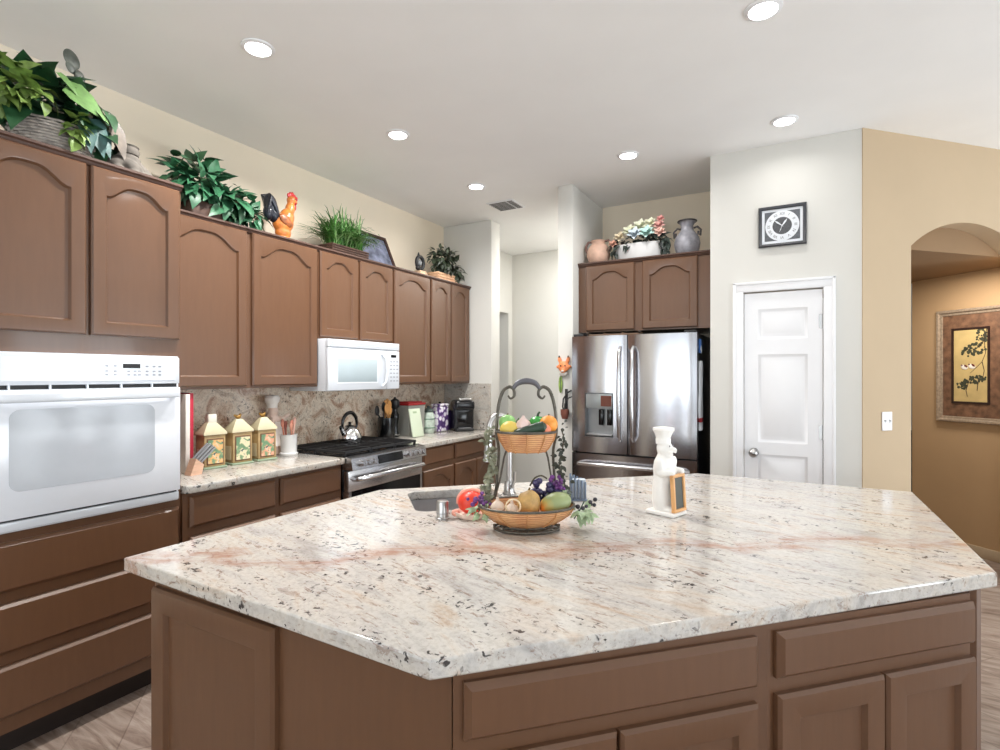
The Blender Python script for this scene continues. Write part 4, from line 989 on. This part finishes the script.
B().box(-.122, .122, -.082, .082, .2655, .285, .006).box(-.10, .10, -.06, .06, .2852, .297, .005).build('container_lid', mat('lid_red', srgb(168, 36, 40), .4, var=.15), t)
B().box(-.07, .07, -.06, .06, .016, .11, .02, 3).build('contents', mat('flour_white', srgb(226, 222, 212), .8, var=.05), t)
t = thing('cutting_board', 'pale green cutting board standing on edge beside the range', 'cutting board', (.335, 3.66, ZC), R90)
Mb = Matrix.Rotation(-.20, 4, 'X'); b = B(); b.box(-.070, .080, -.006, .006, .002, .245, .005, 3, M=Mb); b.build('board', mat('board_green', srgb(196, 206, 184), .4, var=.03), t); B().box(-.025, .025, -.0075, -.0062, .205, .222, M=Mb).build('grip_slot', mat('board_slot', srgb(150, 170, 136), .5), t)
t = thing('painted_jar', 'small white jar with green banding next to red lidded container', 'jar', (.20, 3.985, ZC), R90)
B().lathe([(0, 0), (.050, 0), (.056, .02), (.060, .10), (.054, .165), (.046, .18), (.044, .19), (0, .19)], n=28).build('jar_body', mat('jar_pattern', srgb(184, 198, 186), .35, var=.35, vscale=30), t)
B().lathe([(.048, .1905), (.050, .20), (.030, .222), (.012, .228), (.014, .245), (0, .25)], n=24).build('jar_lid', mat('jar_dark', srgb(70, 82, 78), .35, var=.2), t)
for z in (.05, .13): B().tube([(.0590*math.cos(2*PI*i/28), .0590*math.sin(2*PI*i/28), z) for i in range(28)], .004, 6, closed=True).build('green_band', G_MID, t)
def leopard():
    m = bpy.data.materials.new('purple_white_pattern'); nt, lk, p = nodes(m); v = texmap(m, (1, 1, 1))
    vo = nt.new('ShaderNodeTexVoronoi'); vo.inputs['Scale'].default_value = 24; lk.new(v, vo.inputs['Vector'])
    lk.new(ramp(m, vo.outputs['Distance'], [(.46, srgb(236, 234, 240)), (.56, srgb(150, 120, 176)), (.70, srgb(74, 48, 104))]), p.inputs['Base Color']); p.inputs['Roughness'].default_value = .4; return m
LEO = leopard()
t = thing('gift_tin', 'tall white tin with purple pattern left of the coffee maker', 'tin', (.20, 4.165, ZC), R90)
b = B(); b.box(-.075, .075, -.05, .05, 0, .235, .012, 3); b.build('tin_body', LEO, t); B().box(-.078, .078, -.053, .053, .2353, .26, .010, 3).build('tin_lid', LEO, t)
B().ball((0, 0, .268), (.014, .014, .010)).build('lid_knob', BLACK, t)
t = thing('coffee_tin', 'dark purple box squeezed between patterned tin and coffee maker', 'box', (.17, 4.285, ZC), R90)
B().box(-.035, .035, -.05, .05, 0, .165, .004).build('box_body', mat('dark_purple', srgb(48, 34, 78), .4), t); B().box(-.036, .036, -.051, .051, .1652, .188, .003).build('box_lid', mat('dark_purple_lid', srgb(40, 28, 66), .35), t)
t = thing('coffee_maker', 'black single-cup coffee maker with silver handle at counter end', 'coffee maker', (.345, 4.330, ZC), R90-.75)
BG = mat('coffee_black', srgb(22, 23, 27), .22, var=.08)
b = B(); b.box(-.100, .100, -.075, .115, .0, .275, .035, 4); b.build('coffee_body', BG, t)
b = B(); b.box(-.098, .098, -.125, .10, .195, .292, .035, 4); b.build('brew_head', BG, t); B().box(-.088, .088, -.125, -.0755, 0, .028, .010, 3).build('drip_base', BLACKM, t)
B().box(-.06, .06, -.115, -.08, .0283, .034, .002).build('drip_grid', STEELD, t)
B().tube([(-.055, -.085, .288), (-.050, -.115, .300), (0, -.128, .304), (.050, -.115, .300), (.055, -.085, .288)], .010, 10).build('lift_handle', NICKEL, t)
B().box(-.062, .062, -.079, -.0755, .04, .185, .002).build('front_panel', BLACK, t)

# ================================================================ on the island
ZI = .9145; RC = math.radians(29.3)
# faucet beside the sink
fx, fy = 2.045, 2.125
t = thing('kitchen_faucet', 'tall brushed nickel gooseneck faucet behind the fruit stand', 'faucet', (fx, fy, ZI), PI+R45)   # local x points over the bowl
B().lathe([(0, 0), (.030, 0), (.030, .006), (.024, .012), (.022, .05), (.018, .06), (0, .06)], n=24).build('faucet_base', NICKEL, t)
P_ = [(0, 0, .06), (0, 0, .22)]
for i in range(11): a = PI*i/10; P_.append((.047-.047*math.cos(a), 0, .295+.060*math.sin(a)))
P_ += [(.095, 0, .26)]
B().tube(P_, .0125, 14).build('gooseneck', NICKEL, t)
B().tube([(.095, 0, .26), (.0955, 0, .245), (.100, 0, .15)], [.013, .016, .020], 14).build('spray_head', NICKEL, t)
b = B(); b.cyl((0, .022, .035), (0, .045, .04), .010, n=12); b.tube([(0, .045, .04), (0, .075, .075), (0, .085, .115)], [.008, .007, .006], 10); b.build('lever', NICKEL, t)
t = thing('air_gap', 'small stainless cylinder cap beside the sink edge', 'cap', (2.025, 1.640, ZI), 0)
B().lathe([(0, 0), (.026, 0), (.026, .004), (.0225, .006), (.0225, .060), (.020, .066), (.004, .069), (0, .069)], n=28).build('cap_body', NICKEL, t)
B().lathe([(.023, .020), (.0235, .021), (.0235, .024), (.023, .025)], n=28, cap0=False, cap1=False).build('cap_ring', STEELD, t)
t = thing('scrubber_holder', 'round red-orange ball in pale scalloped dish beside the sink', 'holder', (2.108, 1.708, ZI), RC)
RED = mat('tomato_red', srgb(226, 62, 40), .35, var=.12); PALEP = mat('pale_peach', srgb(240, 216, 200), .4)
B().lathe([(0, 0), (.045, 0), (.058, .012), (.064, .024), (.058, .024), (.045, .012), (0, .010)], n=36, wob=lambda a, z: 1+.05*math.cos(9*a)).build('dish', PALEP, t)
B().ball((0, 0, .055), (.050, .046, .043), dis=lambda v: 1+.02*math.cos(6*math.atan2(v.y, v.x))).build('red_ball', RED, t)
pts = [(.052*math.cos(a), .010, .055+.046*math.sin(a)) for a in [PI*(-.05+1.1*i/16) for i in range(17)]]
B().tube(pts, [.005+.004*math.sin(PI*i/16) for i in range(17)], 8).build('pale_rim', mat('rim_coral', srgb(244, 170, 150), .4), t)
B().ball((-.058, -.015, .02), (.016, .012, .013)).build('side_knob', mat('rim_coral', srgb(244, 170, 150), .4), t)

# two-tier fruit stand
SX, SY = 2.357, 1.672
t = thing('fruit_stand', 'two-tier wire stand with woven oval baskets on the island', 'fruit stand', (SX, SY, ZI), RC)
WIRE = mat('antique_wire', srgb(96, 92, 84), .45, .6, var=.3, vscale=60)
def wick_mat():
    m = bpy.data.materials.new('honey_wicker'); nt, lk, p = nodes(m); v = texmap(m, (1, 1, 1))
    wv = nt.new('ShaderNodeTexWave'); wv.bands_direction = 'Z'; wv.inputs['Scale'].default_value = 42; wv.inputs['Distortion'].default_value = 2.2; wv.inputs['Detail'].default_value = 3
    lk.new(v, wv.inputs['Vector'])
    c = ramp(m, wv.outputs['Fac'], [(.1, srgb(176, 112, 74)), (.5, srgb(220, 160, 114)), (.9, srgb(236, 188, 144))])
    c = mix(m, .5, c, ramp(m, noise(m, v, 16, 4), [(.3, srgb(178, 104, 60)), (.7, srgb(226, 182, 124))]))
    lk.new(c, p.inputs['Base Color']); p.inputs['Roughness'].default_value = .55; bump(m, wv.outputs['Fac'], .5, .004); return m
WICK = wick_mat()
def basket(z0, rx, ry, h, base):
    b = B(); prof = [(0, z0), (base, z0), (base+.12, z0+h*.18), (.92, z0+h*.62), (1, z0+h), (.965, z0+h), (.88, z0+h*.62), (base+.02, z0+h*.30), (0, z0+h*.28)]
    b.lathe(prof, n=48, sx=rx, sy=ry); o = b.build('basket', WICK, t)
    E = lambda k, z, n=40: [(rx*k*math.cos(2*PI*i/n), ry*k*math.sin(2*PI*i/n), z) for i in range(n)]
    B().tube(E(1.0, z0+h), .0045, 8, closed=True).build('rim_wire', WIRE, o)
    for i in range(10):
        a = 2*PI*i/10+.3; c, s_ = rx*math.cos(a), ry*math.sin(a)
        B().tube([(c*1.012, s_*1.012, z0+h), (c*.945, s_*.945, z0+h*.62), (c*(base+.14), s_*(base+.14), z0+h*.17), (c*base, s_*base, z0-.001)], .0022, 6).build('basket_strap', mat('strap_tan', srgb(196, 142, 92), .6), o)
    return o
lowz = .020; basket(lowz, .166, .118, .064, .55)
uz = .268; basket(uz, .104, .078, .070, .62)
b = B(); n = 36
E = lambda rx, ry, z: [(rx*math.cos(2*PI*i/n), ry*math.sin(2*PI*i/n), z) for i in range(n)]
b.tube(E(.112, .078, .006), .0045, 8, closed=True); b.tube(E(.092, .066, .0165), .003, 8, closed=True)
for i in range(8): a = 2*PI*i/8; b.tube([(.112*math.cos(a), .078*math.sin(a), .006), (.116*math.cos(a), .082*math.sin(a), .014), (.092*math.cos(a), .066*math.sin(a), .0165)], .003, 6)
b.build('base_ring', WIRE, t)
for s_ in (-1, 1):
    P_ = [(s_*.150, .045, .09), (s_*.112, .055, .10), (s_*.100, .050, .20), (s_*.096, .030, .27), (s_*.104, .0, .335), (s_*.098, 0, .42), (s_*.082, 0, .475), (s_*.060, 0, .492), (s_*.044, 0, .482), (s_*.042, 0, .462), (s_*.055, 0, .452), (s_*.064, 0, .462)]
    B().tube(P_, [.004, .005, .005, .005, .005, .0055, .006, .006, .005, .005, .004, .003], 10, fine=5).build('side_post', WIRE, t)
    B().tube([(s_*.108, .05, .10), (s_*.090, .045, .17), (s_*.078, .04, .24), (s_*.070, .03, .266)], .0035, 8).build('inner_brace', WIRE, t)
B().tube([(-.046, 0, .486), (-.030, 0, .505), (0, 0, .512), (.030, 0, .505), (.046, 0, .486)], [.006, .0095, .011, .0095, .006], 12, fine=5).build('handle_grip', mat('grip_grey', srgb(104, 104, 110), .4, .5), t)

Mst = Matrix.Translation((SX, SY, ZI)) @ Matrix.Rotation(RC, 4, 'Z')
def fruit(name, label, cat, p, grp=None):
    return thing(name, label, cat, tuple(Mst @ Vector(p)), RC, grp)
# lower basket
lz = lowz+.030
t = fruit('melon', 'tan ribbed small melon in middle of lower basket', 'melon', (.006, -.030, lz), None)
B().ball((0, 0, .044), (.040, .038, .046), dis=lambda v: 1+.05*math.cos(9*math.atan2(v.y, v.x))).build('melon_body', mat('melon_tan', srgb(186, 150, 92), .55, var=.28, vscale=30), t); B().tube([(0, 0, .088), (.004, 0, .098)], .0035, 8).build('stem', mat('stem_tan', srgb(120, 100, 60), .6), t)
def mango_mat():
    m = bpy.data.materials.new('mango_skin'); nt, lk, p = nodes(m); tc = nt.new('ShaderNodeTexCoord'); sp = nt.new('ShaderNodeSeparateXYZ'); lk.new(tc.outputs['Object'], sp.inputs[0])
    f = math_(m, 'ADD', math_(m, 'MULTIPLY', sp.outputs[0], 9.0), math_(m, 'MULTIPLY', sp.outputs[2], 5.0)); f = math_(m, 'ADD', f, noise(m, texmap(m), 14))
    lk.new(ramp(m, f, [(.18, srgb(226, 142, 62)), (.42, srgb(176, 164, 92)), (.62, srgb(148, 160, 112))]), p.inputs['Base Color']); p.inputs['Roughness'].default_value = .4; return m
t = fruit('mango', 'green and orange mango lying at right of lower basket', 'mango', (.095, -.018, lz), None)
B().ball((0, 0, .040), (.057, .038, .038), (0, -.35, 0), dis=lambda v: 1+.06*v.x).build('mango_body', mango_mat(), t); B().tube([(.046, 0, .062), (.054, 0, .066)], .004, 8).build('stem', MATS['stem_tan'], t)
GARL = mat('garlic_white', srgb(226, 206, 188), .5, var=.12, vscale=40)
def garlic(label, p, r_, lab_cat='garlic'):
    t = fruit('garlic_bulb', label, lab_cat, p, None)
    B().lathe([(0, 0), (r_*.5, 0), (r_*.95, r_*.45), (r_, r_*.8), (r_*.7, r_*1.35), (r_*.25, r_*1.7), (r_*.16, r_*2.1), (0, r_*2.12)], n=24, wob=lambda a, z: 1+.06*math.cos(7*a)).build('bulb', GARL, t)
    B().lathe([(r_*.18, 0), (r_*.1, -.002), (0, -.003)], n=10).build('root', MATS['stem_tan'], t)
garlic('pale garlic bulb at left end of lower basket by greenery', (-.100, -.035, lz+.012), .026); garlic('pale garlic bulb next to tan melon in lower basket', (-.052, -.046, lz+.006), .025)
t = fruit('napkin_ring', 'thin cream ring leaning on garlic in lower basket', 'ring', (-.048, -.078, lz+.022), None)
B().tube([(.024*math.cos(2*PI*i/24), .0, .024+.024*math.sin(2*PI*i/24)) for i in range(24)], .003, 8, closed=True).build('ring_band', mat('ring_cream', srgb(228, 206, 168), .4), t)
random.seed(4)
t = fruit('grape_bunch', 'dark purple grape bunch behind melon in lower basket', 'grapes', (.065, .045, lz), None)
b = B()
for k in range(64):
    a = random.uniform(0, 2*PI); u = random.random()**.5; b.ball((.066*u*math.cos(a)+.002, .026*u*math.sin(a), .025+.105*random.random()*(1-.55*u)), .0125, sub=2)
o = b.build('grapes', mat('grape_purple', srgb(62, 56, 92), .3, var=.45, vscale=40), t); B().tube([(-.05, 0, .09), (-.034, -.005, .118), (-.01, 0, .126), (.01, 0, .115)], .003, 8, fine=4).build('stem', mat('grape_stem', srgb(72, 66, 48), .6), t)
# garland of purple berries and leaves at the ends of the lower basket
PURP = mat('berry_violet', srgb(104, 54, 120), .4, var=.4, vscale=60); SAGE = leafmat('sage_leaf', srgb(164, 184, 146), .3)
for lab, p, sd, big in (('silk sprig of violet berries and sage leaves at left end of lower basket', (-.158, -.02, .075), 1, 0), ('silk sprig of pale green leaves and dark berries at right end of basket', (.182, -.02, .070), 2, 1), ('silk sprig of violet flowers above grapes at right of stand', (.112, .03, .130), 3, 0)):
    random.seed(sd*7); t = fruit('silk_sprig', lab, 'silk sprig', p, 'silk sprigs on the fruit stand')
    b = cluster(B(), 26 if big else 14, (.012 if big else 0, 0, -.012), (.035, .03, .024), .032, .024, droop=.2); b.build('leaves', SAGE, t)
    b = B()
    for k in range(8 if big else 20): b.ball((random.gauss(0, .016)+(.02 if big else 0), random.gauss(0, .014), random.gauss(.02, .014)), random.uniform(.005, .009), sub=2)
    b.build('berries', mat('berry_dark', srgb(44, 40, 48), .35) if big else PURP, t)
    B().tube([(-.02, .0, -.03), (0, 0, .0), (.015, 0, .03)], .002, 6).build('stem', G_DARK, t)
# vine garlands on the posts
for s_, lab, m_, n in ((-1, 'grey green leaf garland wound down left post of fruit stand', leafmat('garland_grey', srgb(128, 130, 108), .6), 170), (1, 'dark leaf garland wound down right post of fruit stand', leafmat('garland_dark', srgb(52, 56, 46), .5), 80)):
    random.seed(17+s_); t = fruit('leaf_garland', lab, 'garland', (s_*.106, .05, .10), 'leaf garlands on the fruit stand')
    P_ = [Vector((s_*(.028-.012*u+.010*math.sin(u*9)), .004*math.sin(u*7)-.012, -.02+.26*u)) for u in [i/14 for i in range(15)]]
    B().tube(P_, .0022, 6).build('vine', mat('vine_brown', srgb(84, 74, 58), .6), t)
    b = B()
    for k in range(n):
        p = random.choice(P_)+Vector((random.gauss(0, .008), random.gauss(0, .008), random.gauss(0, .012))); b.leaf(p, (random.gauss(0, 1), random.gauss(0, 1)-.4, random.gauss(-.2, .7)), (0, -1, .4), random.uniform(.014, .026), random.uniform(.010, .016), .2, .2, False)
    b.build('leaves', m_, t)
# upper basket
uz2 = uz+.024
def ball_fruit(name, label, cat, p, r, m, stem=True, sq=1.0, dis=None, rot=None):
    t = fruit(name, label, cat, p); rr_ = r if hasattr(r, '__len__') else (r, r, r*sq); B().ball((0, 0, rr_[2]), rr_, rot, dis=dis).build('skin', m, t)
    if stem: B().tube([(0, 0, rr_[2]*1.93), (.002, 0, rr_[2]*2.15)], .0025, 8).build('stem', MATS['stem_tan'], t)
    return t
ball_fruit('apple', 'bright green apple at left of upper basket', 'apple', (-.066, .008, uz2+.048), .030, mat('apple_green', srgb(150, 206, 122), .3, var=.2, vscale=24), sq=.92)
ball_fruit('lemon', 'pale yellow lemon under green apple in upper basket', 'lemon', (-.058, -.024, uz2+.030), (.030, .026, .027), mat('lemon_yellow', srgb(226, 196, 94), .4, var=.12), stem=False, dis=lambda v: 1+.16*abs(v.x)**6)
ball_fruit('orange', 'bright orange at the right side of upper basket', 'orange', (.076, -.004, uz2+.038), .032, mat('orange_peel', srgb(238, 154, 62), .45, var=.18, vscale=18, bmp=.2))
ball_fruit('peach', 'coral peach below the orange at basket rim', 'peach', (.058, -.030, uz2+.026), .025, mat('peach_coral', srgb(232, 138, 104), .5, var=.15, vscale=20), stem=False)
t = fruit('garlic_bulb', 'pinkish white garlic bulb in centre of upper basket', 'garlic', (-.012, -.022, uz2+.046)); r_ = .028
B().lathe([(0, 0), (r_*.5, 0), (r_*.95, r_*.45), (r_, r_*.8), (r_*.7, r_*1.35), (r_*.25, r_*1.7), (r_*.16, r_*2.0), (0, r_*2.02)], n=24, wob=lambda a, z: 1+.06*math.cos(7*a)).build('bulb', mat('garlic_pink', srgb(234, 206, 198), .5, var=.1), t); B().lathe([(r_*.18, 0), (r_*.1, -.002), (0, -.003)], n=10).build('root', MATS['stem_tan'], t)
t = fruit('bell_pepper', 'glossy green bell pepper left of orange in upper basket', 'pepper', (.040, .018, uz2+.048))
B().ball((0, 0, .026), (.028, .026, .027), dis=lambda v: 1+.09*math.cos(4*math.atan2(v.y, v.x))*(1-abs(v.z))-.14*max(0, v.z)**4).build('pepper_body', mat('pepper_green', srgb(64, 160, 72), .25, var=.2), t); B().tube([(0, 0, .048), (.002, 0, .058), (.008, 0, .064)], [.005, .004, .004], 8).build('stem', G_DARK, t)
t = fruit('zucchini', 'dark green zucchini laid slanting across front of upper basket', 'zucchini', (.010, -.044, uz2+.048))
B().tube([(-.062, 0, -.010), (-.050, 0, -.006), (-.02, 0, .002), (.02, 0, .012), (.046, 0, .018), (.056, 0, .020)], [.004, .013, .017, .019, .019, .007], 16).build('zucchini_body', mat('zucchini_green', srgb(44, 64, 50), .35, var=.35, vscale=30), t); B().tube([(-.062, 0, -.010), (-.070, 0, -.011)], .005, 8).build('stem', G_MID, t)
t = fruit('artichoke_stem', 'thin green pepper tip rising between apple and garlic', 'pepper', (-.036, .004, uz2+.062)); B().tube([(-.012, 0, -.012), (.0, 0, .006), (.010, 0, .030)], [.012, .009, .002], 10).build('pepper_tip', leafmat('pepper_olive', srgb(88, 112, 72), .3), t); B().tube([(-.016, 0, -.014), (-.012, 0, -.0125)], .006, 8).build('stem', G_DARK, t)
t.name = 'chili_pepper'
t = fruit('cucumber', 'dark green cucumber curved behind garlic in upper basket', 'cucumber', (.010, .040, uz2+.054)); B().tube([(-.040, 0, .0), (-.032, 0, .006), (-.01, 0, .016), (.02, 0, .016), (.036, 0, .008)], [.004, .010, .012, .012, .005], 14).build('cucumber_body', mat('cucumber_green', srgb(66, 96, 70), .4, var=.3), t); B().tube([(-.040, 0, .0), (-.046, 0, -.003)], .003, 8).build('stem', G_MID, t)

# slatted blue-grey holder behind the stand
t = thing('napkin_holder', 'blue-grey slatted metal holder behind right end of fruit stand', 'holder', (2.352, 2.165, ZI), RC)
BL = mat('blue_grey_metal', srgb(112, 124, 142), .3, .5, var=.15)
B().box(-.032, .042, -.025, .025, 0, .008, .003).build('holder_base', BL, t)
for i in range(5): B().box(-.030+i*.0145, -.021+i*.0145, -.022, -.018, .0082, .105-.006*i, .0015).build('slat', BL, t)
for i in range(5): B().box(-.030+i*.0145, -.021+i*.0145, .018, .022, .0082, .110-.006*i, .0015).build('slat', BL, t)
B().box(-.026, .036, -.015, .015, .0085, .09, .003).build('napkins', mat('napkin_pale', srgb(196, 204, 214), .8), t)

# chef figure holding a chalkboard: local -y is the way it faces
t = thing('chef_figurine', 'white ceramic chef figurine holding a small chalkboard on the island', 'ornament', (2.722, 2.125, ZI), R90-.34)
CW = mat('chef_white', srgb(238, 236, 232), .35, var=.02)
B().box(-.050, .050, -.072, .048, 0, .016, .005, 3).build('base', CW, t)
b = B(); b.lathe([(0, .014), (.040, .014), (.046, .05), (.044, .10), (.040, .15), (.042, .175), (.038, .20), (.026, .222), (.02, .235), (0, .236)], n=28, sx=1, sy=.88)
b.ball((0, -.006, .25), (.029, .031, .034)); b.ball((0, -.040, .250), (.010, .020, .010), (.15, 0, 0)); b.ball((0, -.020, .228), (.022, .020, .014)); b.ball((0, -.018, .15), (.036, .030, .045))
for s_ in (-1, 1): b.ball((s_*.043, -.008, .185), (.017, .020, .036), (.3, s_*.2, 0)); b.ball((s_*.042, -.034, .163), (.014, .034, .014), (-.2, 0, -s_*.3)); b.ball((s_*.032, -.058, .166), (.013, .012, .013)); b.ball((s_*.028, .0, .25), (.007, .009, .012)); b.ball((s_*.018, -.03, .020), (.018, .03, .012))
remesh(b.build('figure_body', CW, t), .0045, 3)
B().lathe([(0, .268), (.029, .268), (.030, .285), (.028, .29), (.033, .305), (.042, .322), (.040, .330), (.02, .333), (0, .331)], n=28, sy=.95, wob=lambda a, z: 1+.05*math.cos(7*a)*(z > .295)).build('chef_hat', CW, t)
b = B(); b.tube([(-.026, -.036, .240), (-.012, -.044, .240), (0, -.042, .243), (.012, -.044, .240), (.026, -.036, .240)], [.002, .006, .004, .006, .002], 8); b.build('moustache', CW, t)
for s_ in (-1, 1): B().ball((s_*.011, -.035, .262), (.0035, .002, .0035)).build('eye', mat('eye_grey', srgb(120, 120, 120), .4), t)
Mc = Matrix.Translation((0, -.066, .018)) @ Matrix.Rotation(-.06, 4, 'X')
b = B()
for x0, x1, z0, z1 in ((-.041, .041, 0, .011), (-.041, .041, .129, .14), (-.041, -.030, .011, .129), (.030, .041, .011, .129)): b.box(x0, x1, -.010, .006, z0, z1, .002, M=Mc)
cb = b.build('chalkboard_frame', mat('frame_orange_wood', srgb(222, 168, 112), .5, var=.15), t)
B().box(-.0295, .0295, -.004, .004, .0115, .1285, M=Mc).build('chalkboard', mat('slate_board', srgb(84, 86, 80), .6, var=.12), cb)
